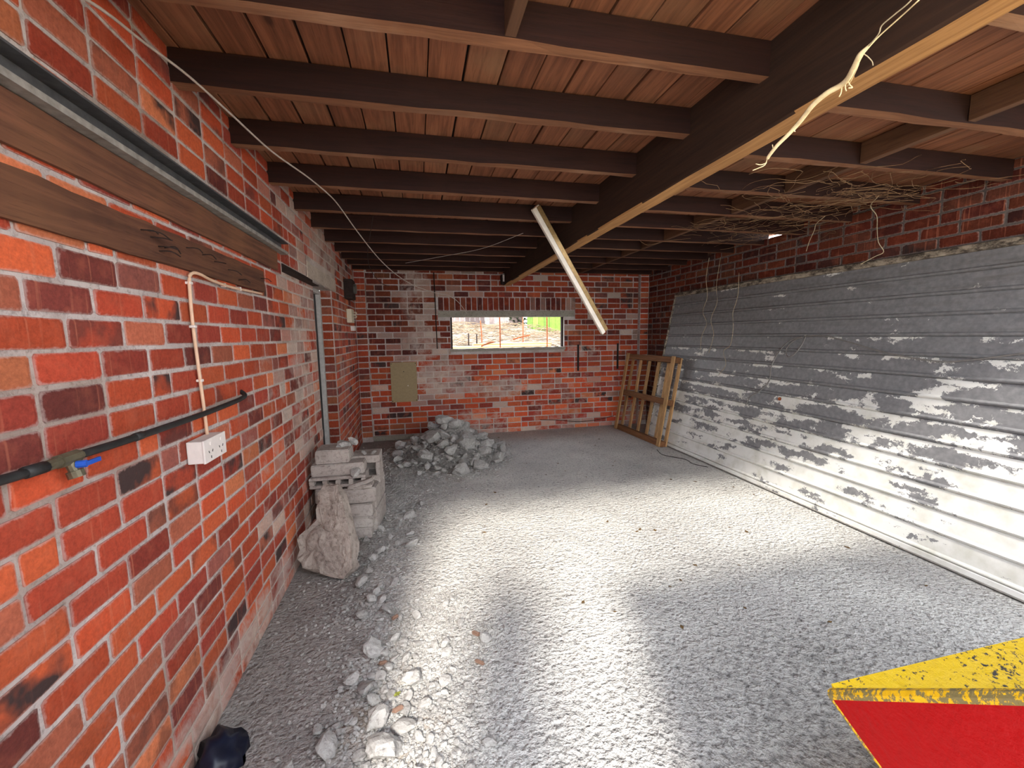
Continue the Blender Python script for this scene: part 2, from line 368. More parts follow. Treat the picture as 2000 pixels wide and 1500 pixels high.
def finish_wall(root, origin, sdir, data, mats, tone_fn):
    bricks, chosen, vars_, R3, rnd = data; sdir = Vector(sdir); origin = Vector(origin)
    V, F, C, ED = [], [], [], []
    for i, b in enumerate(bricks):
        me = vars_[rnd.randrange(len(vars_))]
        c = origin+sdir*((b[0]+b[1])/2)+Vector((0, 0, (b[2]+b[3])/2))
        sc = Matrix.Diagonal(((b[1]-b[0])/0.2, rnd.uniform(0.75, 1.3), (b[3]-b[2])/0.074, 1))
        M = Matrix.Translation(c) @ (R3.to_4x4() @ Matrix.Rotation(rnd.uniform(-.004, .004), 4, 'Y')) @ sc
        tn = tone_fn(rnd, c)
        if i in chosen:
            o = bpy.data.objects.new('brick', me); COL.objects.link(o); o.parent = root; o.matrix_world = M; o.color = tn
        else:
            n0 = len(V)
            for v in me.vertices: V.append(M @ v.co); C.append(tn); ED.append(0.0 if v.index >= 16 else 1.0)
            for f in me.polygons: F.append([n0+q for q in f.vertices])
    if F:
        me = bpy.data.meshes.new('far_bricks'); me.from_pydata([tuple(v) for v in V], [], F)
        at = me.attributes.new('tone', 'FLOAT_COLOR', 'POINT')
        at.data.foreach_set('color', [q for c_ in C for q in c_])
        a2 = me.attributes.new('edge', 'FLOAT', 'POINT'); a2.data.foreach_set('value', ED)
        o = new_obj('brickwork', me, mats[1], root); o['kind'] = 'stuff'; o['label'] = 'smaller red bricks farther off in the same wall'

def lit_underside(o, m2):  # downward faces get the paler wood, painting in light bounced off the floor
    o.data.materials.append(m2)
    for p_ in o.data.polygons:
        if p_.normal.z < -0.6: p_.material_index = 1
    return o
def panel_wall(name, planes, mat):
    bm = bmesh.new()
    for b in planes: box(bm, *b)
    return obj(name, bm, mat)

# left wall (door hole y 3.93..4.73)
DY0, DY1, DZ = 3.93, 4.73, 2.035
ly = YB+0.11-Y0
wl_ = panel_wall('wall_left', [(-D-0.11, -D, Y0, DY0, 0, 2.64), (-D-0.11, -D, DY1, YB+0.11, 0, 2.64), (-D-0.11, -D, DY0, DY1, DZ, 2.64)], MB['left'][2])
struct(wl_, 'orange red brick wall on the left with pale mortar and white bloom')
holes = [(DY0-Y0, DY1-Y0, 0, DZ), (3.75-Y0, 4.95-Y0, DZ, 2.17)]
WASH = [(186, 172, 160), (172, 152, 142), (196, 180, 166), (166, 140, 130)]
def washed(rnd, pr, t_):
    if rnd.random() < pr:
        c_ = lin(*rnd.choice(WASH)); k_ = rnd.uniform(0.35, 0.9); return tuple(t_[i]*(1-k_)+c_[i]*k_ for i in range(3))+(t_[3]*0.4,)
    return t_
def bell(v, c_, w_): return max(0.0, 1-((v-c_)/w_)**2)
def left_tone(r, c):
    pr = 0.5*bell(c.y, 3.62, 0.55)+0.55*max(0, 1-c.z/0.28)+0.15*bell(c.y, 3.0, 0.6)+0.5*(c.y > 3.8 and c.z > 2.1)
    return washed(r, pr, tone(r, 0.89))
data = brick_wall('wall_left', '', (-D, Y0, 0), (0, 1, 0), (1, 0, 0), MB['left'], ly, (1.056-Y0, 1.162-Y0), 0.212, 2.62, holes, lambda c: not (c.z < 0.6 and 2.7 < c.y < 3.6))
finish_wall(wl_, (-D, Y0, 0), (0, 1, 0), data, MB['left'], left_tone)
# brick ends of the far door jamb
rj = random.Random(5)
jm = [brick_mesh(0.2, 0.074, 900+i) for i in range(3)]
for m in jm: m.materials.append(MB['left'][0])
for k in range(24):
    z = 0.066+PITCH*k-PITCH+PITCH/2
    if z < 0.04 or z > DZ-0.03: continue
    o = bpy.data.objects.new('brick', jm[k % 3]); COL.objects.link(o); o.parent = wl_
    o.matrix_world = Matrix.Translation((-D-0.055, DY1, z)) @ Matrix.Rotation(math.pi, 4, 'Z') @ Matrix.Diagonal((0.098/0.2, 1, 1, 1)); o.color = tone(rj, 0.7)

# back wall (window x .50..2.30, z 1.35..1.83)
WX0, WX1, WZ0, WZ1 = 0.50, 2.32, 1.35, 1.83
bx0 = -D; bl = XR+D
wb = panel_wall('wall_back', [(-D, WX0, YB, YB+0.11, 0, 2.64), (WX1, XR, YB, YB+0.11, 0, 2.64), (WX0, WX1, YB, YB+0.11, 0, WZ0), (WX0, WX1, YB, YB+0.11, WZ1, 2.64)], MB['back'][2])
struct(wb, 'red brick back wall with whitewash remains around a wide window hole')
holes = [(WX0-bx0, WX1-bx0, WZ0-0.04, WZ1), (0.316-bx0, 2.496-bx0, WZ1, 1.925), (0.30-bx0, 2.50-bx0, 1.925, 2.135)]
soldiers = []; s = 0.32-bx0; rr = random.Random(3)
while s < 2.46-bx0:
    soldiers.append((s+0.005, s+0.079, 1.932, 2.128)); s += 0.0845
data = brick_wall('wall_back', '', (bx0, YB, 0), (1, 0, 0), (0, -1, 0), MB['back'], bl, (0.05, 0.165), 0.228, 2.62, holes, lambda c: True, soldiers)
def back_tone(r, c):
    hi = min(1, max(0, (c.z-0.9)/0.7)); lf = min(1, max(0, (1.0-c.x)/1.2)); t_ = tone(r, 0.98-0.24*hi-0.12*lf*(1-hi)-0.18*hi*lf)  # upper and left bricks darkened for light falloff as well as grime
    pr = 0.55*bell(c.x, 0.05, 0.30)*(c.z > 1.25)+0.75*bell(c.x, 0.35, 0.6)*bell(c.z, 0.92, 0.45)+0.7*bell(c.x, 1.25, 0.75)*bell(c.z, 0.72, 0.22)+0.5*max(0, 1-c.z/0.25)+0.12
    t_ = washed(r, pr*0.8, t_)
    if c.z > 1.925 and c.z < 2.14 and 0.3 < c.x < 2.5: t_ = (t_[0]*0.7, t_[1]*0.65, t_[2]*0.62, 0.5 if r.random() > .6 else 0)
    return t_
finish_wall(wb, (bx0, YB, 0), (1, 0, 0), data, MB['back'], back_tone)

# right wall
wr = panel_wall('wall_right', [(XR, XR+0.11, Y0, 3.55, 0, 2.64), (XR, XR+0.11, 3.55, 4.15, 0, 2.545), (XR, XR+0.11, 4.15, YB+0.11, 0, 2.64)], MB['right'][2])
struct(wr, 'dark red brick wall on the right behind the leaning panel')
data = brick_wall('wall_right', '', (XR, Y0, 0), (0, 1, 0), (-1, 0, 0), MB['right'], ly, (0.07, 0.19), 0.24, 2.62, [(3.55-Y0, 4.15-Y0, 2.54, 2.64)], lambda c: c.z > 1.95 or c.y > 5.3)
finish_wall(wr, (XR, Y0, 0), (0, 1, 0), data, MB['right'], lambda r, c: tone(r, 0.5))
# corner piers
def pier(name, x0, x1, y0, y1, mats, label):
    o = panel_wall(name, [(x0, x1, y0, y1, 0, 2.62)], mats[2]); struct(o, label)
    rn = random.Random(name)
    W = x1-x0; ms = [brick_mesh(0.2, 0.074, 700+i) for i in range(3)]
    for m in ms: m.materials.append(mats[0])
    for k in range(30):
        z = 0.066+PITCH*(k-1)+PITCH/2
        if z > 2.6 or z < 0.04: continue
        b = bpy.data.objects.new('brick', ms[k % 3]); COL.objects.link(b); b.parent = o
        b.matrix_world = Matrix.Translation(((x0+x1)/2, y0, z)) @ Matrix.Rotation(math.pi, 4, 'Z') @ Matrix.Diagonal(((W-0.012)/0.2, 1, 1, 1)); b.color = tone(rn, 0.8)
pier('trim_1', -D+0.007, -D+0.16, YB-0.075, YB-0.007, MB['back'], 'narrow brick pier in the dark left back corner')
pier('trim_2', XR-0.16, XR-0.007, YB-0.075, YB-0.007, MB['back'], 'narrow brick pier in the right back corner')

# floor inside and drive outside
bm = bmesh.new(); box(bm, -D-0.2, XR+0.2, Y0-0.05, YB+0.2, -0.15, 0.0)
floor = struct(obj('floor', bm, M_FLOOR), 'rough grey concrete floor, dusty and stained')
bm = bmesh.new(); box(bm, -14, 16, -26, Y0-0.05, -0.15, -0.005)
M_DRIVE = concrete('drive_concrete', lin(196, 192, 184), lin(210, 206, 198), lin(164, 160, 152), 0.5, 0.3, False)
struct(obj('drive', bm, M_DRIVE), 'pale concrete drive in front of the garage')
# footing ledge at the back left
bm = bbox(-0.70, 0.35, YB-0.05, YB-0.007, 0, 0.07, 0.006)
struct(obj('trim_3', bm, M_LINTEL), 'grey cement footing along the back wall')

# ------------------------------------------------------------------ ceiling
ceil = struct(empty('ceiling', (1.4, 3.4, 2.62)), 'dark timber roof of boards on joists')
ceil_inv = Matrix.Translation((1.4, 3.4, 2.62)).inverted()
PW = 0.15; x = -D-0.11; ri = random.Random(21); vi = []
for i in range(4):
    g = 0.0022+0.001*i; vi.append(None)
    bm = bbox(0, PW-2*g, 0, YB+0.11-Y0+0.1, 0, 0.022, 0.002)
    me = bpy.data.meshes.new('plank'); bm.to_mesh(me); bm.free(); me.materials.append(M_PLANK); vi[i] = me
i = 0
while x < XR+0.1:
    o = bpy.data.objects.new('plank', vi[ri.randrange(4)]); COL.objects.link(o); o.parent = ceil
    o.matrix_parent_inverse = ceil_inv; o.matrix_basis = Matrix.Translation((x+0.003, Y0-0.05, 2.622+ri.uniform(0, 0.003))); x += PW; i += 1
bm = bmesh.new(); box(bm, -D-0.2, XR+0.2, Y0-0.1, YB+0.2, 2.65, 2.72)
o = obj('roof_deck', bm, M_BLACK, None); o.parent = ceil; o.matrix_parent_inverse = ceil_inv; o['label'] = 'dark roof covering above the boards'
BX0, BX1 = 1.325, 1.435
def joist(x0, x1, y, mat=M_JOIST, th=0.052, zb=2.50, nm='joist'):
    bm = bmesh.new(); n = 14; rn = random.Random(int(y*1000+x0*10)); ring = []
    for k in range(n+1):
        xx = x0+(x1-x0)*k/n; e = [rn.uniform(-.003, .003) for _ in range(4)]
        ring.append([bm.verts.new(v) for v in ((xx, y+e[0], zb+e[1]), (xx, y+th+e[2], zb+e[3]), (xx, y+th, 2.62), (xx, y, 2.62))])
    for A, B in zip(ring, ring[1:]):
        for k in range(4): bm.faces.new((A[k], A[(k+1) % 4], B[(k+1) % 4], B[k]))
    bm.faces.new(ring[0]); bm.faces.new(ring[-1][::-1])
    o = lit_underside(obj(nm, bm, mat, ceil), M_JOIST_LIT); o.matrix_parent_inverse = ceil_inv; return o
LJ = [0.42, 0.93, 1.43, 1.90, 2.41, 2.94, 3.49, 4.02, 4.55, 5.06, 5.50, 5.92, 6.32]
RJ = [0.52, 1.02, 1.55, 2.04, 2.55, 3.06, 3.54, 4.02, 4.48, 4.95, 5.38, 5.85, 6.30]
for y in LJ:
    o = joist(-D-0.05, BX0, y); o.matrix_parent_inverse = ceil_inv
for y in RJ:
    o = joist(BX1, XR+0.05, y); o.matrix_parent_inverse = ceil_inv
for a, b in zip(RJ, RJ[1:]):
    bm = bbox(2.535, 2.58, a+0.054, b-0.002, 2.505, 2.618, 0.002)
    o = obj('nogging', bm, M_NOG, ceil); o.matrix_parent_inverse = ceil_inv
bm = bbox(0.312, 0.35, LJ[1]+0.054, LJ[2]-0.002, 2.503, 2.618, 0.002)
o = obj('nogging', bm, M_NOG, ceil); o.matrix_parent_inverse = ceil_inv
# fascia over the garage mouth
bm = bbox(-D-0.11, XR+0.11, Y0-0.07, Y0-0.03, 2.40, 2.70, 0.004)
o = obj('fascia', bm, M_JOIST, ceil); o.matrix_parent_inverse = ceil_inv
# main beam
bm = bmesh.new(); n = 30; ring = []; rn = random.Random(4)
for k in range(n+1):
    y = Y0-0.02+(YB+0.03-Y0)*k/n; e = [rn.uniform(-.0025, .0025) for _ in range(4)]
    ring.append([bm.verts.new(v) for v in ((BX0+e[0], y, 2.318), (BX0+0.006, y, 2.31+e[1]), (BX1-0.006, y, 2.31+e[2]), (BX1+e[3], y, 2.318), (BX1, y, 2.62), (BX0, y, 2.62))])
for A, B in zip(ring, ring[1:]):
    for k in range(6): bm.faces.new((A[k], A[(k+1) % 6], B[(k+1) % 6], B[k]))
bm.faces.new(ring[0]); bm.faces.new(ring[-1][::-1])
beam = tag(lit_underside(obj('roof_beam', bm, M_BEAM), M_BEAM_LIT), 'long deep timber beam running front to back under the roof boards', 'beam')

# ------------------------------------------------------------------ window, lintel, sill
bm = bbox(0.316, 2.496, YB-0.012, YB+0.11, 1.833, 1.925, 0.004)
struct(obj('trim_4', bm, M_LINTEL), 'grey concrete lintel above the window')
win = struct(empty('window_1', ((WX0+WX1)/2, YB+0.06, WZ0)), 'wide low unglazed window hole in the back wall')
wi = Matrix.Translation(((WX0+WX1)/2, YB+0.06, WZ0)).inverted()
bm = bmesh.new(); nn = 40; top, bot = [], []
for k in range(nn+1):
    x = WX0-0.02+(WX1-WX0+0.04)*k/nn; zz = WZ0+random.uniform(-.012, .008)
    top.append((bm.verts.new((x, YB-0.008, zz)), bm.verts.new((x, YB+0.14, zz+random.uniform(-.004, .004)))))
    bot.append((bm.verts.new((x, YB-0.006, WZ0-0.045)), bm.verts.new((x, YB+0.14, WZ0-0.045))))
for k in range(nn):
    bm.faces.new((top[k][0], top[k+1][0], top[k+1][1], top[k][1])); bm.faces.new((bot[k][0], bot[k+1][0], top[k+1][0], top[k][0]))
    bm.faces.new((bot[k][1], bot[k+1][1], top[k+1][1], top[k][1]))
o = obj('window_sill', bm, M_LINTEL, win); o.matrix_parent_inverse = wi; o['label'] = 'rough cement sill'
bm = bmesh.new(); box(bm, WX0, WX0+0.028, YB+0.05, YB+0.10, WZ0, WZ1); box(bm, WX1-0.028, WX1, YB+0.05, YB+0.10, WZ0, WZ1)
o = obj('window_frame', bm, M_IRON, win); o.matrix_parent_inverse = wi; o['label'] = 'dark weathered frame posts'

# ------------------------------------------------------------------ doorway in the left wall
door = struct(empty('door_1', (-D-0.1, (DY0+DY1)/2, 0)), 'narrow doorway in the left wall with grey frame and a black sheet for the dark beyond')
di = Matrix.Translation((-D-0.1, (DY0+DY1)/2, 0)).inverted()
M_FRAME = plain('grey_door_frame', lin(172, 168, 164), 0.7, 0, 0.15)
for nm, b, m in (('door_frame', (-D-0.155, -D-0.112, DY1-0.01, DY1+0.05, 0, DZ), M_FRAME), ('door_frame', (-D-0.155, -D-0.112, DY0-0.05, DY0+0.01, 0, DZ), M_FRAME),
                 ('door_frame', (-D-0.155, -D-0.112, DY0+0.01, DY1-0.01, DZ-0.04, DZ+0.02), M_FRAME), ('dark_sheet', (-D-0.20, -D-0.158, DY0-0.02, DY1+0.02, 0.01, DZ+0.01), M_BLACK)):  # black sheet stands in for the darkness beyond the opening
    o = obj(nm, bbox(*b, 0.003), m, door); o.matrix_parent_inverse = di
bm = bmesh.new(); nn = 16; rn = random.Random(8)
pr = []
for k in range(nn+1):
    y = 3.75+1.2*k/nn
    pr.append([bm.verts.new(v) for v in ((-D-0.1, y, DZ), (-D+0.012, y, DZ+rn.uniform(-.0, .02)), (-D+0.012, y, 2.165+rn.uniform(-.01, .01)), (-D-0.1, y, 2.168))])
for A, B in zip(pr, pr[1:]):
    for k in range(4): bm.faces.new((A[k], A[(k+1) % 4], B[(k+1) % 4], B[k]))
bm.faces.new(pr[0]); bm.faces.new(pr[-1][::-1])
struct(obj('trim_5', bm, concrete('door_lintel', lin(178, 164, 150), lin(196, 182, 166), lin(120, 100, 88), 1.2, 0.7, False)), 'ragged pale cement lintel over the side doorway')

# ------------------------------------------------------------------ left wall fittings
XW = -D+0.006
chan = empty('door_track', (XW, 1.9, 2.1))
bm = bmesh.new(); box(bm, XW, XW+0.006, Y0+0.05, 3.08, 2.105, 2.168); box(bm, XW, XW+0.05, Y0+0.05, 3.08, 2.162, 2.168)
o = obj('web', bm, M_STEEL, chan); o.matrix_parent_inverse = Matrix.Translation((-XW, -1.9, -2.1))
bm = bmesh.new(); box(bm, XW, XW+0.045, Y0+0.05, 3.08, 2.094, 2.103); box(bm, XW+0.041, XW+0.045, Y0+0.05, 3.08, 2.103, 2.112)
o = obj('lower_flange', bm, M_STEELL, chan); o.matrix_parent_inverse = Matrix.Translation((-XW, -1.9, -2.1)); o['label'] = 'paler dusty lower lip'
tag(chan, 'long dark steel channel fixed along the left wall above the timbers', 'track')
def timber(name, z0, z1, y1, th, label):
    bm = bmesh.new(); n = 24; rn = random.Random(name+str(z0)); ring = []
    for k in range(n+1):
        y = Y0+0.05+(y1-Y0-0.05)*k/n; e = [rn.uniform(-.003, .003) for _ in range(4)]
        ring.append([bm.verts.new(v) for v in ((XW-0.004, y, z0), (XW+th, y, z0+e[0]), (XW+th+e[2], y, z1+e[1]), (XW-0.004, y, z1))])
    for A, B in zip(ring, ring[1:]):
        for k in range(4): bm.faces.new((A[k], A[(k+1) % 4], B[(k+1) % 4], B[k]))
    bm.faces.new(ring[0]); bm.faces.new(ring[-1][::-1])
    return tag(obj(name, bm, M_TIMBER), label, 'timber')
timber('wall_timber', 1.975, 2.09, 2.95, 0.012, 'brown timber board set in the left wall just under the steel channel')
tm = timber('wall_timber', 1.812, 1.928, 2.68, 0.014, 'lower brown timber board on the left wall, stuck with bent nails')
rn = random.Random(12)
for k in range(12):
    y = rn.uniform(1.55, 2.65); z = rn.uniform(1.83, 1.91)
    nl = tube_obj('nail', [(XW+0.01, y, z), (XW+0.045, y+rn.uniform(-.005, .03), z+rn.uniform(-.006, .006)), (XW+0.055, y+rn.uniform(0.01, .05), z-rn.uniform(0, 0.02))], 0.0022, M_IRON, tm, 5, 3)
bm = bmesh.new(); box(bm, XW-0.003, XW+0.05, 3.08, 3.90, 1.985, 1.991); box(bm, XW-0.003, XW+0.003, 3.08, 3.90, 1.991, 2.04)
tag(obj('steel_angle', bm, M_IRON), 'rusty dark steel angle on the left wall leading to the doorway', 'bracket')

# conduit and socket
cd = empty('conduit', (XW, 1.87, 1.2)); ci = Matrix.Translation((-XW, -1.87, -1.2))
pts = [(XW+0.012, 1.872, 1.165), (XW+0.012, 1.866, 1.30), (XW+0.013, 1.856, 1.42), (XW+0.011, 1.850, 1.60), (XW+0.012, 1.850, 1.72), (XW+0.014, 1.853, 1.783), (XW+0.018, 1.875, 1.805), (XW+0.024, 1.92, 1.806), (XW+0.02, 2.02, 1.796), (XW+0.016, 2.21, 1.790), (XW+0.012, 2.45, 1.796), (XW+0.01, 2.63, 1.800)]
o = tube_obj('cable', pts, 0.0062, M_CABLE, cd, 8); o.matrix_parent_inverse = ci
for y, z, h in ((1.854, 1.765, 1), (1.850, 1.60, 1), (1.862, 1.39, 1), (2.15, 1.791, 0), (2.32, 1.793, 0)):
    b = (XW, XW+0.021, y-0.009, y+0.009, z-0.005, z+0.005) if h else (XW, XW+0.021, y-0.005, y+0.005, z-0.009, z+0.009)
    o = obj('clip', bbox(*b, 0.002), M_WHITEP, cd); o.matrix_parent_inverse = ci
tag(cd, 'beige cable clipped up the left wall above the socket and bent over at the timber', 'cable')
sk = empty('socket_box', (XW, 1.80, 1.08)); si = Matrix.Translation((-XW, -1.80, -1.08))
bm = bbox(XW, XW+0.052, 1.735, 1.91, 1.087, 1.172, 0.004, 2); o = obj('back_box', bm, M_WHITEP, sk); o.matrix_parent_inverse = si
bm = bbox(XW+0.052, XW+0.060, 1.733, 1.912, 1.085, 1.174, 0.003, 2); o = obj('face_plate', bm, M_WHITEP, sk); o.matrix_parent_inverse = si
for cy in (1.78, 1.865):
    for dy, dz, a in ((-0.014, 0.006, 0.5), (0.014, 0.006, -0.5), (0.0, -0.016, 0)):
        bm = bmesh.new(); box(bm, -0.001, 0.0012, -0.0016, 0.0016, -0.005, 0.005)
        o = obj('pin_hole', bm, M_BLACK, sk); o.matrix_parent_inverse = si
        o.matrix_basis = Matrix.Translation((XW+0.060, cy+dy, 1.118+dz)) @ Matrix.Rotation(a, 4, 'X')
    bm = bbox(XW+0.0595, XW+0.064, cy-0.006, cy+0.006, 1.147, 1.163, 0.0015); o = obj('switch', bm, M_WHITEP, sk); o.matrix_parent_inverse = si
tag(sk, 'white double power socket box on the left brick wall', 'socket')

# black water pipe with brass valve
pp = empty('water_pipe', (XW, 1.2, 1.25)); pi_ = Matrix.Translation((-XW, -1.2, -1.25))
M_PIPE = plain('black_pipe', lin(42, 42, 42), 0.55, 0, 0.3); M_BRASS = plain('tarnished_brass', lin(106, 100, 82), 0.5, 0.5, 0.3); M_BLUE = plain('blue_lever', lin(38, 84, 178), 0.4)
px = XW+0.026
o = tube_obj('pipe', [(px, Y0+0.1, 1.288), (px, 0.8, 1.285), (px, 1.09, 1.272)], 0.0105, M_PIPE, pp, 10); o.matrix_parent_inverse = pi_
o = tube_obj('pipe', [(px, 1.20, 1.272), (px, 1.40, 1.266), (px, 1.72, 1.262), (px, 2.02, 1.264), (px, 2.20, 1.270), (px-0.004, 2.245, 1.280), (px-0.03, 2.27, 1.295)], 0.0105, M_PIPE, pp, 10); o.matrix_parent_inverse = pi_
o = tube_obj('joint', [(px, 1.065, 1.274), (px, 1.115, 1.272)], 0.0135, M_PIPE, pp, 10, 0); o.matrix_parent_inverse = pi_
o = tube_obj('joint', [(px, 1.42, 1.266), (px, 1.455, 1.2655)], 0.0125, M_PIPE, pp, 10, 0); o.matrix_parent_inverse = pi_
bm = bmesh.new(); cyl(bm, (px, 1.105, 1.272), (px, 1.215, 1.272), 0.0125, 10); cyl(bm, (px, 1.15, 1.272), (px, 1.205, 1.272), 0.0165, 8)
cyl(bm, (px, 1.178, 1.272), (px+0.012, 1.178, 1.232), 0.0105, 10); cyl(bm, (px+0.010, 1.178, 1.242), (px+0.014, 1.178, 1.226), 0.0165, 12)
vv = obj('valve', bm, M_BRASS, pp, False); vv.matrix_parent_inverse = pi_; vv['label'] = 'tarnished brass tee with hose outlet'
bm = bmesh.new(); cyl(bm, (px+0.014, 1.180, 1.256), (px+0.032, 1.186, 1.256), 0.009, 10); box(bm, px+0.026, px+0.032, 1.182, 1.232, 1.250, 1.2605)
o = obj('lever', bm, M_BLUE, vv); o['label'] = 'blue lever handle'
tag(pp, 'black plastic water pipe along the left wall with a brass tap', 'pipe')

# small electrical boxes near the back left corner
fb = empty('fuse_box', (XW, 5.7, 1.74)); fi = Matrix.Translation((-XW, -5.7, -1.74))
M_CREAM = plain('cream_plastic', lin(206, 196, 172), 0.5, 0, 0.08)
o = obj('case', bbox(XW, XW+0.06, 5.60, 5.82, 1.735, 1.905, 0.004), M_CREAM, fb); o.matrix_parent_inverse = fi
for z in (1.80, 1.845): o = tube_obj('bracket', [(XW+0.06, 5.72, z), (XW+0.095, 5.72, z), (XW+0.10, 5.72, z+0.02), (XW+0.06, 5.72, z+0.025)], 0.006, M_CREAM, fb, 6, 3); o.matrix_parent_inverse = fi
tag(fb, 'cream plastic fuse box high on the left wall near the back corner', 'electrical box')
tag(obj('switch_box', bbox(XW, XW+0.05, 5.86, 5.98, 1.635, 1.70, 0.004), M_WHITEP), 'small white square switch box below the cream fuse box', 'electrical box')
mb = empty('meter_box', (XW, 5.6, 2.0))
o = obj('case', bbox(XW, XW+0.10, 5.50, 5.76, 2.02, 2.26, 0.012, 2), M_IRON, mb); o.matrix_parent_inverse = Matrix.Translation((-XW, -5.6, -2.0))
bm = bmesh.new(); cyl(bm, (XW+0.10, 5.63, 2.15), (XW+0.13, 5.63, 2.15), 0.06, 16); o = obj('dial', bm, plain('meter_glass', lin(90, 86, 80), 0.3), mb, False); o.matrix_parent_inverse = Matrix.Translation((-XW, -5.6, -2.0))
tag(mb, 'dark electricity meter high in the back left corner above the fuse box', 'meter')

# ------------------------------------------------------------------ back wall fittings
bd = empty('cover_board', (-0.22, YB-0.01, 0.57)); bi = Matrix.Translation((0.22, -YB+0.01, -0.57))
M_BEIGE = plain('beige_board', lin(150, 132, 100), 0.7, 0, 0.08)
o = obj('sheet', bbox(-0.41, -0.03, YB-0.024, YB-0.008, 0.570, 1.170, 0.002), M_BEIGE, bd); o.matrix_parent_inverse = bi
for x, z, m in ((-0.395, 1.15, M_IRON), (-0.045, 1.15, M_IRON), (-0.395, 0.59, M_IRON), (-0.045, 0.59, M_IRON), (-0.22, 1.03, M_BLACK), (-0.165, 0.815, M_WHITEP)):
    bm = bmesh.new(); cyl(bm, (x, YB-0.024, z), (x, YB-0.027, z), 0.007, 8); o = obj('screw', bm, m, bd); o.matrix_parent_inverse = bi
tag(bd, 'beige rectangular board screwed to the back brick wall', 'board')
for i, (x, z0, z1) in enumerate(((2.556, 0.95, 1.38), (3.258, 0.96, 1.385))):
    r = empty('shelf_bracket', (x, YB-0.007, z0))
    o = obj('upright', bbox(-0.013, 0.013, -0.022, 0.0, 0, z1-z0, 0.002), M_BLACK, r)
    for k in range(9): obj('slot', bbox(-0.004, 0.004, -0.0235, -0.0215, 0.03+k*0.042, 0.05+k*0.042, 0), M_IRON, r)
    tag(r, ('black slotted shelf upright on the back wall right of the window', 'black slotted shelf upright on the back wall behind the pallet top')[i], 'bracket', 'shelf uprights')
bh = empty('bulb_holder', (1.315, YB-0.1, 2.36))
o = obj('mount', bbox(-0.035, 0.035, 0.0, 0.09, -0.04, 0.10, 0.004), M_IRON, bh)
bm = bmesh.new(); cyl(bm, (0, 0.0, 0.0), (0, 0.0, 0.055), 0.014, 12); cyl(bm, (0, 0, 0.055), (0, 0, 0.10), 0.017, 12); o = obj('lamp', bm, M_WHITEP, bh, False)
bm = bmesh.new(); cyl(bm, (0, -0.001, 0.095), (0, -0.001, 0.115), 0.019, 12); obj('cap', bm, M_STEELL, bh, False)
tag(bh, 'small white lamp fitting on the back wall beside the beam end', 'lamp')
tag(tube_obj('pipe_chase', [(0.275, YB-0.012, 2.49), (0.282, YB-0.012, 2.0), (0.288, YB-0.012, 1.36)], 0.008, M_IRON, None, 6), 'thin dark conduit running down the back wall left of the window', 'conduit')
tag(tube_obj('wall_cable', [(1.9, YB-0.02, 0.17), (2.2, YB-0.03, 0.15), (2.55, YB-0.022, 0.10), (2.9, YB-0.03, 0.115), (3.2, YB-0.02, 0.16)], 0.005, M_IRON, None, 6), 'thin dark cable sagging low along the foot of the back wall', 'cable')

# hanging fluorescent batten
lt = empty('fluorescent_batten', (1.0, 3.42, 2.5))
A = Vector((0.965, 3.42, 2.575)); B = Vector((1.74, 3.74, 1.556)); ax = (B-A).normalized()
side = ax.cross(Vector((0, 1, 0))).normalized(); fr = side.cross(ax).normalized()
if fr.y > 0: fr = -fr
Lm = Matrix.Translation(A) @ Matrix((side, fr, ax)).transposed().to_4x4(); LL = (B-A).length
lt.matrix_world = Lm
M_BATTEN = plain('batten_white', lin(226, 218, 206), 0.5, 0, 0.12, 0, 14); M_TUBE = plain('tube_glass', lin(206, 186, 150), 0.2, 0.0, 0.1); M_REFL = plain('reflector', lin(150, 124, 84), 0.35, 0.5, 0.25)
def lp(nm, bm, m, sm=False): o = obj(nm, bm, m, lt, sm); return o
lp('body', bbox(-0.020, 0.020, -0.020, 0.020, 0.0, LL, 0.004), M_BATTEN)
sgn = 1
bm = bmesh.new(); cyl(bm, (0.040, -0.010, 0.03), (0.040, -0.010, LL-0.03), 0.012, 12); lp('tube', bm, M_TUBE, True)
lp('reflector', bbox(0.020, 0.058, 0.006, 0.018, 0.01, LL-0.01, 0.002), M_REFL)
for z in (0.0, LL-0.035): lp('end_holder', bbox(0.019, 0.056, -0.026, 0.006, z, z+0.03, 0.003), M_BATTEN)
tag(lt, 'white fluorescent batten hanging loose and slanting below the roof beam', 'light fitting')

# ------------------------------------------------------------------ leaning garage door panel
pn = empty('garage_door_panel', (3.30, 3.0, 0.0)); pinv = Matrix.Translation((-3.30, -3.0, 0.0))
PY0, PY1 = 0.55, 5.52; lean = math.atan2(0.42, 2.10); SL = 2.13; NS = 14; sp = (SL-0.06)/NS
prof = [(0.0, -0.007), (0.004, -0.007), (0.006, 0.004), (0.010, 0.012), (0.017, 0.016), (0.024, 0.013), (0.030, 0.004), (0.033, -0.001), (0.05, 0.0), (0.11, 0.0), (sp-0.003, 0.0), (sp, -0.007)]
bm = bmesh.new(); ys = [PY0+(PY1-PY0)*k/24 for k in range(25)]; rows = []
for y in ys: rows.append([bm.verts.new((-d, y, u)) for u, d in prof])
for A_, B_ in zip(rows, rows[1:]):
    for k in range(len(prof)-1): bm.faces.new((A_[k], A_[k+1], B_[k+1], B_[k]))
me = bpy.data.meshes.new('slat'); bm.to_mesh(me); bm.free(); me.materials.append(M_PAINT)
T = Matrix.Translation((3.30, 0, 0.0)) @ Matrix.Rotation(lean, 4, 'Y')
for k in range(NS):
    o = bpy.data.objects.new('slat', me); COL.objects.link(o); o.parent = pn; o.matrix_parent_inverse = pinv
    o.matrix_basis = T @ Matrix.Translation((0, 0, 0.045+k*sp))
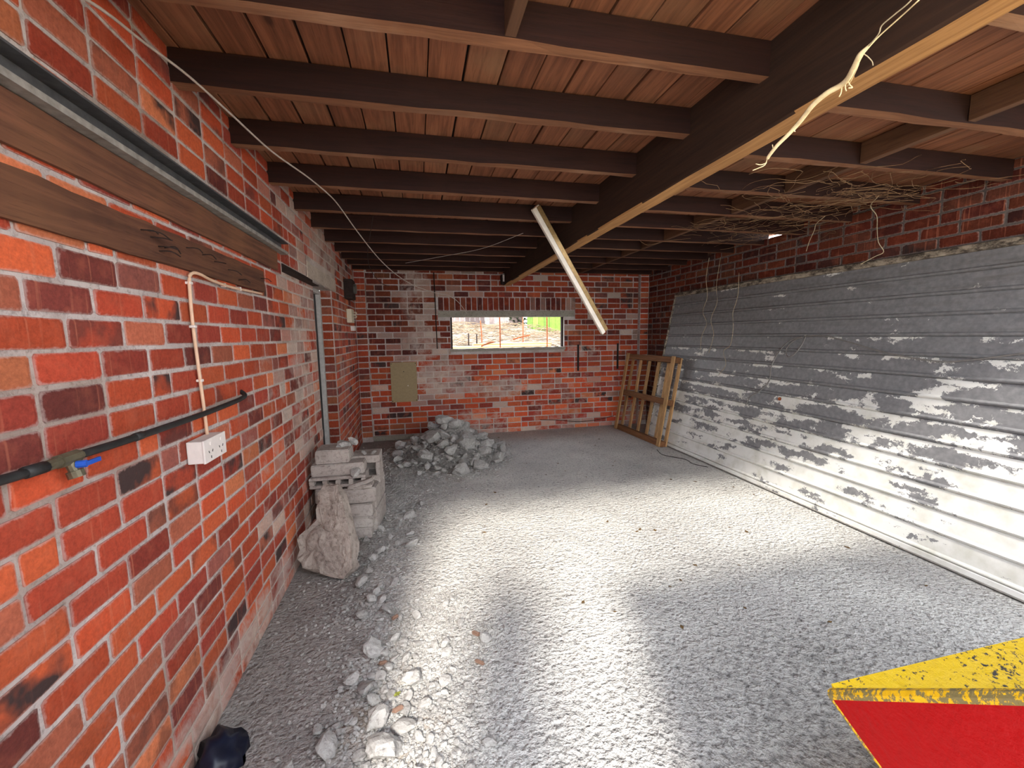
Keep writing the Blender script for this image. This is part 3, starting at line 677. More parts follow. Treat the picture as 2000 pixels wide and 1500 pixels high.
def pbox(nm, b, m, bev=0.003):
    o = obj(nm, bbox(*b, bev), m, pn); o.matrix_parent_inverse = pinv; o.matrix_basis = T; return o
pbox('bottom_rail', (-0.022, 0.012, PY0, PY1, 0.004, 0.048), M_PAINT)
pbox('bottom_rail', (-0.030, 0.004, PY0, PY1, 0.004, 0.014), M_STEELL)
pbox('top_rail', (-0.030, 0.006, PY0, PY1, 0.045+NS*sp-0.01, 0.045+NS*sp+0.04), M_RAIL, 0.008)['label'] = 'dirty mossy top edge'
pbox('end_rail', (-0.020, 0.018, PY1, PY1+0.02, 0.01, 0.045+NS*sp+0.03), M_RAIL)
pbox('backing', (0.012, 0.015, PY0, PY1, 0.045, 0.045+NS*sp), M_STEEL, 0)
bm = bmesh.new(); cyl(bm, (-0.004, 3.40, 0.90), (-0.012, 3.40, 0.90), 0.017, 10); o = obj('bolt', bm, M_RUST, pn); o.matrix_parent_inverse = pinv; o.matrix_basis = T; o['label'] = 'round rusty bolt head'
tag(pn, 'long ribbed metal garage door with flaking white paint leaning on the right wall', 'garage door')
def on_panel(y, z, d=0.02): return (3.30+0.2*z-d, y, z)
# cable looped on the panel
cb = empty('loose_cable', on_panel(3.27, 1.5))
cinv = Matrix.Translation(on_panel(3.27, 1.5)).inverted(); M_GREY = plain('grey_cable', lin(120, 116, 112), 0.5, 0, 0.2)
loop = [on_panel(3.25, 1.50, .03), on_panel(3.27, 1.42, .03), on_panel(3.33, 1.32, .035), on_panel(3.40, 1.30, .03), on_panel(3.43, 1.38, .03), on_panel(3.36, 1.46, .03), on_panel(3.28, 1.49, .035)]
o = tube_obj('cable', loop+[on_panel(3.40, 1.46, .03), on_panel(3.50, 1.36, .03), on_panel(3.56, 1.20, .03), on_panel(3.55, 1.05, .03), on_panel(3.63, 0.94, .03), on_panel(3.74, 0.86, .03), on_panel(3.78, 0.76, .03)], 0.0055, M_GREY, cb, 6); o.matrix_parent_inverse = cinv
o = tube_obj('cable', [on_panel(3.25, 1.50, .03), on_panel(3.05, 1.50, .03), on_panel(2.80, 1.44, .03), on_panel(2.52, 1.37, .03), on_panel(2.2, 1.325, .03), on_panel(2.0, 1.345, .03), on_panel(1.75, 1.40, .03), on_panel(1.2, 1.5, .03)], 0.006, M_GREY, cb, 6); o.matrix_parent_inverse = cinv
bm = bmesh.new(); cyl(bm, on_panel(3.25, 1.505, -0.005), on_panel(3.25, 1.505, 0.045), 0.007, 8); o = obj('hook', bm, M_STEELL, cb); o.matrix_parent_inverse = cinv
tag(cb, 'grey cable looped over a hook on the leaning door panel', 'cable')

# ------------------------------------------------------------------ pallet
pl = empty('wooden_pallet', (3.14, 5.6, 0.0))
p0 = Vector((3.09, 6.20, 0.005)); p1 = Vector((3.14, 4.97, 0.005)); ey = (p0-p1); PLn = ey.length; ey.normalize()
up0 = (Vector((3.33, 5.60, 1.235))-Vector((3.115, 5.60, 0.005))); PH = up0.length; ez = up0.normalized(); ez = (ez-ey*ez.dot(ey)).normalized(); ex = ey.cross(ez).normalized()
pl.matrix_world = Matrix.Translation(p1) @ Matrix((ex, ey, ez)).transposed().to_4x4()
tag(pl, 'slatted wooden pallet leaning upright against the door panel in the back corner', 'pallet')
for z in (0.0, PH*0.5-0.05, PH-0.09):
    obj('stringer', bbox(0.022, 0.112, 0.0, PLn, z+0.002, z+0.082, 0.004), M_PALLETR, pl)
nb_ = 6
for k in range(nb_):
    y = 0.0+(PLn-0.062)*k/(nb_-1)
    obj('deck_board', bbox(0.112, 0.132, y, y+0.062, 0.002, PH+random.uniform(-.01, .0), 0.003), M_PALLET, pl)
for y in (0.0, PLn-0.07): obj('bottom_board', bbox(0.0, 0.021, y, y+0.07, 0.002, PH, 0.003), M_PALLET, pl)
tag(tube_obj('floor_wire', [(3.05, 4.86, 0.008), (3.02, 4.78, 0.008), (2.98, 4.62, 0.012), (3.06, 4.5, 0.008), (3.14, 4.38, 0.008), (3.12, 4.2, 0.008), (3.2, 4.05, 0.008)], 0.004, M_IRON, None, 5), 'thin dark wire lying on the floor in front of the pallet', 'wire')

# ------------------------------------------------------------------ overhead cables and roots
def K(px, py, y):
    """world point on the sight line of a photo pixel at depth y, used only to read real positions off the photograph"""
    d = RX*(px-1000)+RD*(py-750)+RF*815; return Vector((0, 0, H))+d*(y/d.y)
tag(tube_obj('overhead_cable', [(-0.80, 1.05, 2.30), K(170, 0, 1.3), K(280, 82, 1.55), K(370, 150, 1.78), K(450, 222, 2.0), K(530, 295, 2.3), K(600, 345, 2.62), K(640, 378, 2.9), K(662, 402, 3.15), K(700, 455, 3.6), K(740, 505, 4.15), K(775, 537, 4.6), K(810, 558, 5.0), K(850, 572, 5.5), K(875, 577, 5.85), K(895, 590, 6.1), K(912, 612, 6.38)], 0.0042, M_CABLEW, None, 6), 'pale cable sagging from the left wall top across to the window lintel', 'cable')
tag(tube_obj('cable_end', [(-0.30, 3.55, 2.49), (-0.34, 3.7, 2.40), (-0.40, 4.0, 2.30), (-0.42, 4.3, 2.22), (-0.38, 4.5, 2.14), (-0.33, 4.65, 2.10), (-0.27, 4.75, 2.09)], 0.003, M_IRON, None, 5), 'thin dark cable end dangling in the left back corner', 'cable')
tag(tube_obj('roof_wire', [(-0.1, 5.2, 2.41), (0.25, 4.9, 2.43), (0.7, 4.5, 2.46), (1.0, 3.9, 2.49)], 0.0028, M_CABLEW, None, 5), 'thin wire strung below the joists toward the hanging batten', 'wire')
rt = empty('hanging_root', (1.22, 1.0, 2.3)); rinv = Matrix.Translation((-1.22, -1.0, -2.3))
main = [(1795, 0, .80), (1760, 32, .85), (1722, 66, .90), (1695, 92, .93), (1680, 108, .95), (1668, 132, .98), (1655, 155, 1.02), (1640, 168, 1.05), (1615, 182, 1.08), (1588, 205, 1.12), (1562, 238, 1.18), (1540, 262, 1.22), (1518, 284, 1.26), (1503, 303, 1.29), (1499, 310, 1.30)]
mp = [K(*q) for q in main]
def rr_(u): return 0.0016 if u < 0.16 else (0.0016+(u-0.16)*0.045 if u < 0.28 else (0.0075 if u < 0.6 else 0.0075-(u-0.6)*0.006))
o = tube_obj('root', mp, rr_, M_ROOT, rt, 8); o.matrix_parent_inverse = rinv
for q in ([(1680, 105, .95), (1676, 128, .99), (1662, 158, 1.03), (1655, 168, 1.05)], [(1499, 308, 1.30), (1494, 322, 1.31), (1482, 328, 1.32), (1470, 333, 1.33)], [(1497, 318, 1.31), (1486, 322, 1.31), (1476, 320, 1.32)], [(1645, 165, 1.05), (1643, 180, 1.05), (1639, 189, 1.05)], [(1656, 158, 1.03), (1660, 166, 1.03), (1665, 171, 1.03), (1657, 172, 1.03)],
          [(1510, 294, 1.28), (1509, 284, 1.27), (1508, 283, 1.27)], [(1549, 250, 1.2), (1552, 256, 1.2), (1553, 257, 1.2)], [(1695, 92, .93), (1716, 66, .89), (1722, 50, .88), (1745, 30, .85), (1772, 8, .82), (1790, -12, .8)], [(1652, 160, 1.03), (1651, 172, 1.03), (1653, 178, 1.03)]):
    o = tube_obj('rootlet', [K(*a) for a in q], 0.0016, M_ROOT if q[0][0] < 1690 else M_WISP, rt, 5, 4); o.matrix_parent_inverse = rinv
o = tube_obj('rootlet', [K(1685, 104, .95), K(1694, 110, .94), K(1703, 120, .95), K(1705, 128, .95)], 0.0012, M_WISP, rt, 5, 4); o.matrix_parent_inverse = rinv
tag(rt, 'thick pale stripped root hanging past the roof beam', 'root')
# tangles of fine roots under the boards on the right
bm = bmesh.new(); rn = random.Random(31)
for c_, n_, sx_, sy_ in (((2.95, 2.35, 2.47), 70, 0.55, 0.30), ((3.05, 3.3, 2.46), 60, 0.6, 0.5), ((3.0, 2.75, 2.49), 40, 0.5, 0.3)):
    for k in range(n_):
        q = Vector((c_[0]+rn.gauss(0, sx_*0.5), c_[1]+rn.gauss(0, sy_*0.5), c_[2]+rn.uniform(-.05, .03)))
        a = rn.uniform(0, 6.28); pts = [q]
        for s_ in range(rn.randint(3, 7)):
            a += rn.uniform(-.9, .9); q = q+Vector((math.cos(a)*0.09, math.sin(a)*0.07, rn.uniform(-.02, .018)))
            q.z = min(q.z, 2.60); q.x = min(q.x, XR-0.03); pts.append(q)
        tube(bm, pts, rn.uniform(.0009, .0019), 4, 2)
tag(obj('root_tangle', bm, M_ROOTD), 'tangle of fine brown roots under the roof boards at the right', 'roots', None, 'stuff')
for nm, q, m, lb in (('dangling_root', [(3.15, 2.38, 2.47), (3.24, 2.50, 2.44), (3.33, 2.52, 2.38), (3.45, 2.60, 2.31), (3.50, 2.62, 2.22), (3.56, 2.62, 2.15), (3.53, 2.66, 2.12), (3.47, 2.72, 2.07)], M_WISP, 'kinked pale root dangling in front of the dark brick strip at the right'),
                     ('dangling_root', [(3.36, 2.95, 2.50), (3.38, 3.05, 2.46), (3.42, 3.10, 2.42), (3.48, 3.2, 2.34), (3.50, 3.24, 2.27)], M_WISP, 'short thin root hanging above the door panel top edge'),
                     ('dangling_root', [(3.47, 4.52, 2.44), (3.46, 4.55, 2.2), (3.45, 4.50, 1.98), (3.44, 4.56, 1.80), (3.44, 4.48, 1.66), (3.43, 4.55, 1.5), (3.42, 4.55, 1.33)], M_WISP, 'leftmost of the fine roots hanging before the door panel'),
                     ('dangling_root', [(3.50, 4.36, 2.42), (3.49, 4.40, 2.1), (3.47, 4.35, 1.9), (3.45, 4.42, 1.7), (3.45, 4.36, 1.52), (3.44, 4.42, 1.30)], M_WISP, 'middle one of the fine roots hanging before the door panel'),
                     ('dangling_root', [(3.52, 4.08, 2.20), (3.50, 4.06, 1.95), (3.48, 4.10, 1.76), (3.46, 4.06, 1.60), (3.45, 4.08, 1.40), (3.43, 4.16, 1.33), (3.42, 4.10, 1.18), (3.41, 4.20, 1.05)], M_WISP, 'rightmost zigzag root hanging before the door panel')):
    tag(tube_obj(nm, q, 0.0027, m, None, 5, 4), lb, 'root', 'roots hanging from the roof')

# ------------------------------------------------------------------ rubble, blocks, slab
def rock_mesh(seed, sub=2, amp=0.35, flat=0.75):
    bm = bmesh.new(); bmesh.ops.create_icosphere(bm, subdivisions=sub, radius=1.0); rn = random.Random(seed)
    off = Vector((rn.uniform(-50, 50), rn.uniform(-50, 50), rn.uniform(-50, 50)))
    planes = [(Vector((rn.gauss(0, 1), rn.gauss(0, 1), rn.gauss(0, 1))).normalized(), rn.uniform(0.45, 0.85)) for _ in range(9)]
    for v in bm.verts:
        co = v.co.copy()
        for n_, d_ in planes:
            e = co.dot(n_)-d_
            if e > 0: co -= n_*e
        co *= 1+amp*0.5*mnoise.noise(co*1.7+off)+0.10*mnoise.noise(co*5+off)
        co.z *= flat; v.co = co
    bmesh.ops.recalc_face_normals(bm, faces=bm.faces[:])
    me = bpy.data.meshes.new('concrete_lump'); bm.to_mesh(me); bm.free(); me.materials.append(M_ROCK); return me
ROCKS = [rock_mesh(i, 3, 0.4) for i in range(5)]; SROCKS = [rock_mesh(40+i, 2, 0.4) for i in range(6)]
def rock(loc, r, rn, meshes=SROCKS, label='', group=None, nm='concrete_lump'):
    o = bpy.data.objects.new(nm, meshes[rn.randrange(len(meshes))]); COL.objects.link(o); o.location = loc
    o.rotation_euler = (rn.uniform(-.5, .5), rn.uniform(-.5, .5), rn.uniform(0, 6.28)); o.scale = (r*rn.uniform(.85, 1.25), r*rn.uniform(.75, 1.1), r*rn.uniform(.75, 1.05))
    tag(o, label, 'rubble', group); return o
# heap at the back wall
HC = (0.36, 5.50); 
def heap_h(x, y):
    dx = (x-HC[0])/(0.72 if x > HC[0] else 0.80); dy = (y-HC[1])/(0.95 if y < HC[1] else 0.9)
    r = math.sqrt(dx*dx+dy*dy); return max(0.0, 0.47*(1-r)**1.05 if r < 1 else 0.0)
bm = bmesh.new(); NX, NY = 60, 60; G = []
for i in range(NX+1):
    row = []
    for k in range(NY+1):
        x = -0.80+2.0*i/NX; y = 4.35+2.07*k/NY; h = heap_h(x, y)
        h2 = max(0, h-0.05+0.05*mnoise.noise(Vector((x*7, y*7, 3)))+0.02*mnoise.noise(Vector((x*21, y*21, 1)))) if h > 0 else 0
        row.append(bm.verts.new((x, y, h2-0.006)))
    G.append(row)
for i in range(NX):
    for k in range(NY): bm.faces.new((G[i][k], G[i+1][k], G[i+1][k+1], G[i][k+1]))
M_DUST = concrete('rubble_dust', lin(136, 133, 130), lin(158, 155, 151), lin(96, 94, 92), 1.4, 1.0)
tag(obj('rubble_heap', bm, M_DUST, None, True), 'grey heap of crushed concrete and dust against the back wall', 'rubble', None, 'stuff')
rn = random.Random(77); placed = []
def put(x, y, r, meshes, lb, grp):
    placed.append((x, y, r)); rock((x, y, max(heap_h(x, y)-0.035, 0)+r*0.42), r, rn, meshes, lb, grp)
BIG = [(0.93, 4.98, .115, 'large pale lump at the right foot of the rubble heap'), (0.42, 4.55, .12, 'large rounded lump at the front foot of the rubble heap'), (0.80, 5.20, .12, 'broad flat lump high on the right side of the rubble heap'), (0.05, 4.90, .13, 'angular lump on the left front of the rubble heap'),
       (0.55, 5.05, .15, 'biggest lump in the middle of the rubble heap'), (0.30, 5.50, .13, 'lump crowning the top of the rubble heap'), (0.46, 5.42, .10, 'second lump on top of the rubble heap'), (0.66, 4.72, .09, 'lump between the front and right feet of the rubble heap'), (0.15, 5.25, .12, 'long lump below the top on the left of the rubble heap')]
for x, y, r, lb in BIG: put(x, y, r, ROCKS, lb, 'broken concrete on the rubble heap')
tries = 0
while len(placed) < 150 and tries < 20000:
    tries += 1
    a = rn.uniform(0, 6.28); q = math.sqrt(rn.random())*1.0
    x = HC[0]+math.cos(a)*q*0.74; y = HC[1]+math.sin(a)*q*0.98
    if y > 6.30 or x < -0.75: continue
    if x < 0.1 and rn.random() < 0.5: continue
    r = rn.choice((0.06, 0.075, 0.085, 0.10)) if len(placed) < 50 else (rn.choice((0.04, 0.05, 0.06)) if len(placed) < 120 else rn.choice((0.022, 0.03, 0.035)))
    if any((x-a_)**2+(y-b_)**2 < ((r+c_)*0.62)**2 for a_, b_, c_ in placed): continue
    put(x, y, r, SROCKS, '%s grey concrete lump on the %s of the rubble heap' % ('small' if r < .037 else ('medium' if r < .063 else 'chunky'),
        'back' if y > 5.75 else ('left slope' if x < 0.1 else ('right slope' if x > 0.65 else ('front foot' if y < 4.85 else 'middle')))), 'broken concrete on the rubble heap')
# lumps along the left of the floor
placed = []
def lump(x, y, r, lb, meshes=SROCKS, grp='broken concrete scattered along the left floor'):
    placed.append((x, y, r)); rock((x, y, r*0.40), r, rn, meshes, lb, grp)
for x, y, r, lb in ((-0.275, 2.0, .066, 'flat grey stone at the shadow edge of the rubble strip'), (-0.08, 1.77, .058, 'round white lump in the sunlit rubble strip'), (-0.115, 1.55, .05, 'pitted round lump near the bottom of the rubble strip'), (-0.225, 1.60, .06, 'tan sided lump near the bottom of the rubble strip'), (-0.17, 1.46, .075, 'white lump cut by the bottom of the picture'), (-0.40, 1.53, .05, 'lone grey lump on the dark floor near the bottom'), (-0.52, 1.47, .045, 'tan stone on the dark floor at the bottom left'),
                    (-0.29, 1.78, .05, 'pale lump at the left edge of the rubble strip'), (-0.22, 2.30, .05, 'grey stone at the upper end of the rubble strip'), (-0.27, 1.47, .035, 'small grey pebble stone left of the bottom white lump'), (0.27, 1.94, .045, 'white lump at the right edge of the rubble strip'), (-0.40, 2.62, .05, 'grey stone beside the broken slab'), (-0.10, 3.05, .05, 'flat stone on the floor right of the block stack'), (-0.13, 3.55, .05, 'grey stone behind the block stack on the floor')):
    lump(x, y, r, lb, ROCKS if r > .05 else SROCKS)
tries = 0
while len(placed) < 150 and tries < 9000:
    tries += 1
    if rn.random() < 0.72:
        y = rn.uniform(1.32, 2.35); u = rn.gauss(0, 1); x = -0.12+0.13*u+(0.16*max(0, 1-abs(y-1.98)/0.35) if rn.random() < .6 else 0)
    else:
        y = rn.uniform(2.2, 3.9); x = -0.30+0.12*rn.gauss(0, 1)+(y-2.3)*0.08
    if x < -0.45 or x > 0.36: continue
    r = rn.choice((0.013, 0.017, 0.021, 0.026, 0.032, 0.040))
    if any((x-a_)**2+(y-b_)**2 < ((r+c_)*0.7)**2 for a_, b_, c_ in placed): continue
    lump(x, y, r, '%s concrete lump %s' % ('small' if r < .02 else ('medium' if r < .03 else 'larger'),
         ('in the sunlit rubble strip near the picture bottom' if y < 1.6 else ('in the middle of the sunlit rubble strip' if y < 1.95 else ('at the upper end of the rubble strip' if y < 2.35 else ('on the floor beside the broken slab' if y < 3.0 else 'on the floor right of the block stack'))))+(', on its %s side' % ('left' if x < -0.15 else 'right') if y < 2.35 else '')))
# gravel
bm = bmesh.new(); rn = random.Random(99); V, F = [], []
ico = bmesh.new(); bmesh.ops.create_icosphere(ico, subdivisions=1, radius=1.0); iv = [v.co.copy() for v in ico.verts]; ifc = [[v.index for v in f.verts] for f in ico.faces]; ico.free(); bm.free()
def pebble(x, y, z, r):
    n0 = len(V); rot = Matrix.Rotation(rn.uniform(0, 6.28), 3, Vector((rn.gauss(0, 1), rn.gauss(0, 1), rn.gauss(0, 1))).normalized())
    s_ = Vector((rn.uniform(.7, 1.3), rn.uniform(.7, 1.2), rn.uniform(.5, .9)))
    for v in iv:
        c_ = rot @ (v*rn.uniform(.75, 1.15)); V.append((x+c_.x*s_.x*r, y+c_.y*s_.y*r, z+c_.z*s_.z*r))
    F.extend([[n0+i for i in f] for f in ifc])
for k in range(9000):
    u = rn.random()
    if u < 0.42:
        y = rn.uniform(1.30, 2.45); x = -0.10+0.17*rn.gauss(0, 1)+(0.12 if 1.6 < y < 2.2 and rn.random() < .5 else 0)
    elif u < 0.72:
        y = rn.uniform(2.2, 5.0); x = -0.36+0.14*rn.gauss(0, 1)+(y-2.3)*0.11
    elif u < 0.92:
        y = rn.uniform(3.7, 5.6); x = -0.30+0.25*rn.gauss(0, 1)
    else:
        y = rn.uniform(1.3, 6.2); x = rn.uniform(-0.84, 0.7)
    if x < -0.845 or y > 6.35: continue
    r = min(0.022, 0.0028+0.004*rn.random()+abs(rn.gauss(0, 0.0035)))
    pebble(x, y, max(heap_h(x, y)-0.03, 0)+r*0.35, r)
for k in range(4000):
    a = rn.uniform(0, 6.28); q = rn.uniform(0.2, 1.12); x = HC[0]+math.cos(a)*q*0.78; y = HC[1]+math.sin(a)*q*1.0
    if y > 6.36 or x < -0.8: continue
    pebble(x, y, max(heap_h(x, y)-0.02, 0)+0.004, 0.004+abs(rn.gauss(0, 0.007)))
me = bpy.data.meshes.new('gravel'); me.from_pydata(V, [], F)
tag(new_obj('gravel', me, M_ROCK), 'crushed concrete gravel strewn over the left of the floor', 'gravel', None, 'stuff')

# block stack beside the left wall
def block_mesh(L, W, Hh, cores=0, seed=0, along='x'):
    """concrete block, L along local x, W along y, H along z ; cores open through the -y face"""
    bm = bmesh.new(); rn2 = random.Random(seed)
    if cores == 0:
        box(bm, -L/2, L/2, -W/2, W/2, 0, Hh); bmesh.ops.bevel(bm, geom=bm.edges[:], offset=0.007, segments=2, affect='EDGES')
    else:
        web = 0.032; cw = (L-web*(cores+1))/cores; zz = (0, Hh*0.27, Hh*0.73, Hh)
        xs = [-L/2]
        for k in range(cores): xs += [xs[-1]+web, xs[-1]+web+cw]
        xs.append(L/2)
        for i in range(len(xs)-1):
            if i % 2 == 0: box(bm, xs[i], xs[i+1], -W/2, W/2, zz[1], zz[2])
        box(bm, -L/2, L/2, -W/2, W/2, 0, zz[1]); box(bm, -L/2, L/2, -W/2, W/2, zz[2], Hh)
        box(bm, -L/2+0.01, L/2-0.01, W/2-0.03, W/2-0.004, zz[1]-0.001, zz[2]+0.001)
        bmesh.ops.bevel(bm, geom=[e for e in bm.edges if e.calc_length() > 0.05], offset=0.004, segments=1, affect='EDGES')
    bmesh.ops.subdivide_edges(bm, edges=[e for e in bm.edges if e.calc_length() > 0.07], cuts=3, use_grid_fill=True)
    for v in bm.verts: v.co += Vector((mnoise.noise(v.co*23+Vector((seed*7, 0, 0))), mnoise.noise(v.co*23+Vector((0, seed*7, 9))), mnoise.noise(v.co*19+Vector((3, 0, seed*7)))))*0.006
    return bm
GB = 'concrete blocks in the stack by the left wall'
def block(loc, rotz, L, W, Hh, cores, seed, lb, tilt=0.0):
    o = obj('concrete_block', block_mesh(L, W, Hh, cores, seed), M_CONC); o.location = loc; o.rotation_euler = (tilt, 0, rotz); return tag(o, lb, 'concrete block', GB)
rz = -0.05
block((-0.53, 3.36, 0.0), rz, 0.26, 0.20, 0.095, 0, 1, 'lowest grey block of the stack, resting on the floor')
block((-0.72, 3.38, 0.0), rz, 0.11, 0.20, 0.19, 0, 2, 'short block low in the stack behind the leaning slab')
block((-0.50, 3.34, 0.10), rz, 0.235, 0.22, 0.085, 0, 3, 'ridged thin block second from the bottom of the stack')
block((-0.495, 3.335, 0.188), rz, 0.225, 0.21, 0.10, 0, 4, 'block with a chipped corner third from the bottom, right column of the stack')
block((-0.70, 3.36, 0.20), rz, 0.17, 0.20, 0.10, 1, 5, 'block with one round core hole, left column of the stack')
block((-0.70, 3.36, 0.305), rz, 0.185, 0.20, 0.115, 0, 6, 'plain left column block under the pierced block of the stack')
block((-0.475, 3.34, 0.295), rz, 0.245, 0.21, 0.115, 0, 7, 'plain right column block under the fragments of the stack')
block((-0.625, 3.345, 0.425), rz+0.03, 0.40, 0.19, 0.085, 4, 8, 'long block showing a row of square core holes in the stack')
block((-0.625, 3.37, 0.515), rz+0.03, 0.38, 0.19, 0.085, 0, 9, 'round edged block lying above the pierced block of the stack')
block((-0.66, 3.38, 0.605), rz+0.03, 0.24, 0.20, 0.105, 0, 10, 'topmost left block of the stack with a chipped corner')
block((-0.43, 3.55, 0.0), rz+1.5, 0.36, 0.16, 0.19, 0, 11, 'large block low at the back right of the stack')
block((-0.43, 3.55, 0.195), rz+1.52, 0.38, 0.16, 0.19, 0, 12, 'large block in the middle at the back right of the stack')
block((-0.44, 3.50, 0.39), rz+0.02, 0.22, 0.20, 0.225, 1, 13, 'upright block with a small square hole at the top right of the stack')
block((-0.70, 3.60, 0.0), rz, 0.24, 0.20, 0.39, 0, 14, 'tall block hidden at the back left of the stack')
rn = random.Random(55)
for i, (x, y, z, r, lb) in enumerate(((-0.50, 3.24, 0.535, .052, 'pale rounded fragment lying on the front of the block stack'), (-0.60, 3.40, 0.72, .06, 'pointed pale fragment on top of the block stack'), (-0.53, 3.43, 0.735, .045, 'small fragment at the very top of the block stack'), (-0.46, 3.45, 0.625, .03, 'small squarish fragment on the right top of the block stack'), (-0.38, 3.46, 0.625, .028, 'little fragment on the right edge of the block stack'))):
    rock((x, y, z), r, rn, ROCKS, lb, 'fragments on the block stack', 'concrete_fragment')
def shard(loc, rot, dims, lb):
    o = obj('concrete_shard', block_mesh(dims[0], dims[1], dims[2], 0, int(dims[0]*999)), M_CONC); o.location = loc; o.rotation_euler = rot; tag(o, lb, 'concrete block', 'fragments on the block stack')
shard((-0.455, 3.25, 0.44), (0.05, -0.32, -0.1), (0.20, 0.07, 0.028), 'thin pale shard slanting across the front of the block stack')
shard((-0.45, 3.26, 0.412), (0.1, -0.12, -0.1), (0.15, 0.09, 0.03), 'broken plate under the slanting shard of the block stack')
# broken slab leaning against the stack and the wall
bm = bmesh.new()
out = [(0.00, 0.0), (0.10, -0.03), (0.155, 0.04), (0.145, 0.20), (0.105, 0.38), (0.06, 0.55), (0.02, 0.62), (-0.07, 0.61), (-0.095, 0.54), (-0.09, 0.40), (-0.14, 0.34), (-0.19, 0.31), (-0.23, 0.23), (-0.20, 0.13), (-0.12, 0.06), (-0.06, 0.01)]
NR = 9; TH = 0.10; cen = (-0.02, 0.28); topv = {}
def lay(yy, shr):
    L_ = []
    for j in range(NR+1):
        u = j/NR; L_.append([bm.verts.new((cen[0]+(a-cen[0])*u*shr, yy, cen[1]+(b-cen[1])*u*shr)) for a, b in out] if j else [bm.verts.new((cen[0], yy, cen[1]))])
    n = len(out)
    for k in range(n): bm.faces.new((L_[0][0], L_[1][k], L_[1][(k+1) % n]))
    for j in range(1, NR):
        for k in range(n): bm.faces.new((L_[j][k], L_[j][(k+1) % n], L_[j+1][(k+1) % n], L_[j+1][k]))
    return L_[-1]
fa = lay(-TH/2, 0.98); ba = lay(TH/2, 1.0); mid_ = [bm.verts.new((a, 0, b)) for a, b in out]; n = len(out)
for A_, B_ in ((fa, mid_), (mid_, ba)):
    for k in range(n): bm.faces.new((A_[k], A_[(k+1) % n], B_[(k+1) % n], B_[k]))
bmesh.ops.recalc_face_normals(bm, faces=bm.faces[:])
bmesh.ops.subdivide_edges(bm, edges=bm.edges[:], cuts=2, use_grid_fill=True)
for v in bm.verts:
    c_ = v.co.copy(); left = max(0, min(1, (-c_.x-0.02)/0.12))
    v.co += Vector((mnoise.noise(c_*14), mnoise.noise(c_*14+Vector((9, 0, 0))), mnoise.noise(c_*14+Vector((0, 7, 0)))))*(0.014+0.04*left)
    v.co += Vector((mnoise.noise(c_*40), mnoise.noise(c_*40+Vector((5, 0, 0))), mnoise.noise(c_*40+Vector((0, 4, 0)))))*0.006
sl = obj('broken_slab', bm, M_SLAB, None, False); sl.location = (-0.60, 2.74, 0.02); sl.rotation_euler = (-0.42, -0.08, -0.22); sl.scale = (1, 1, 0.93)
tag(sl, 'jagged broken slab of rough concrete leaning on the block stack', 'concrete slab')

# leaves, chips and scraps on the floor
rn = random.Random(61); M_LEAF = plain('dead_leaf', lin(92, 70, 40), 0.8, 0, 0.3); M_CHIP = plain('brick_chip', lin(132, 104, 88), 0.9, 0, 0.2); M_GREEN = plain('green_leaf', lin(126, 128, 52), 0.7, 0, 0.2)
def leaf_mesh(seed, m):
    bm = bmesh.new(); r2 = random.Random(seed); c_ = bm.verts.new((0, 0, 0.003)); rg = []
    for k in range(8):
        a = k/8*6.283; r = 1.0 if k % 2 == 0 else 0.7; rg.append(bm.verts.new((math.cos(a)*0.02*r, math.sin(a)*0.011*r, 0.001+r2.uniform(0, .004))))
    for k in range(8): bm.faces.new((c_, rg[k], rg[(k+1) % 8]))
    geo = bmesh.ops.extrude_face_region(bm, geom=bm.faces[:]); bmesh.ops.translate(bm, verts=[v for v in geo['geom'] if isinstance(v, bmesh.types.BMVert)], vec=(0, 0, 0.0012))
    me = bpy.data.meshes.new('dead_leaf'); bm.to_mesh(me); bm.free(); me.materials.append(m); return me
LM = [leaf_mesh(i, M_LEAF) for i in range(3)]
for k in range(46):
    x, y = rn.uniform(0.3, 3.2), rn.uniform(1.5, 6.2)
    if heap_h(x, y) > 0: x += 1.0
    o = bpy.data.objects.new('dead_leaf', LM[k % 3]); COL.objects.link(o); o.location = (x, y, 0.0005); o.rotation_euler = (0, 0, rn.uniform(0, 6.28)); s_ = rn.uniform(.5, 1.2); o.scale = (s_, s_, s_)
    tag(o, 'small dead leaf on the concrete floor, %s' % ('toward the back wall' if y > 4.2 else ('in the sunlit patch' if y > 2.4 else 'in the near shade')), 'leaf', 'dead leaves on the floor')
o = bpy.data.objects.new('green_leaf', leaf_mesh(9, M_GREEN)); COL.objects.link(o); o.location = (-0.145, 1.685, 0.036); o.rotation_euler = (0.2, 0.2, 0.8); tag(o, 'yellow green leaf on the sunlit rubble strip', 'leaf')
for i, (x, y, z, a) in enumerate(((0.225, 1.80, 0.018, -0.6), (0.235, 1.985, 0.025, -0.9), (-0.22, 1.90, 0.02, 0.3), (-0.18, 2.22, 0.02, 0.6), (-0.14, 1.62, 0.03, .5))):
    o = obj('brick_chip', block_mesh(0.05, 0.022, 0.016, 0, i+3), M_CHIP); o.scale = (1, 1, 1); o.location = (x, y, z-0.008); o.rotation_euler = (0.1, 0.1, a)
    tag(o, ('orange brick chip at the right edge of the rubble strip', 'orange brick chip upper right in the rubble strip', 'tan brick chip below the flat grey stone', 'pinkish brick chip at the upper end of the rubble strip', 'tan chip among stones low in the rubble strip')[i], 'brick chip', 'brick chips')
bm = bmesh.new(); bmesh.ops.create_icosphere(bm, subdivisions=3, radius=1.0)
for v in bm.verts:
    c_ = v.co.copy(); v.co = Vector((c_.x*0.075, c_.y*0.10, max(0, c_.z)*0.09))*(1+0.5*mnoise.noise(c_*2.6))
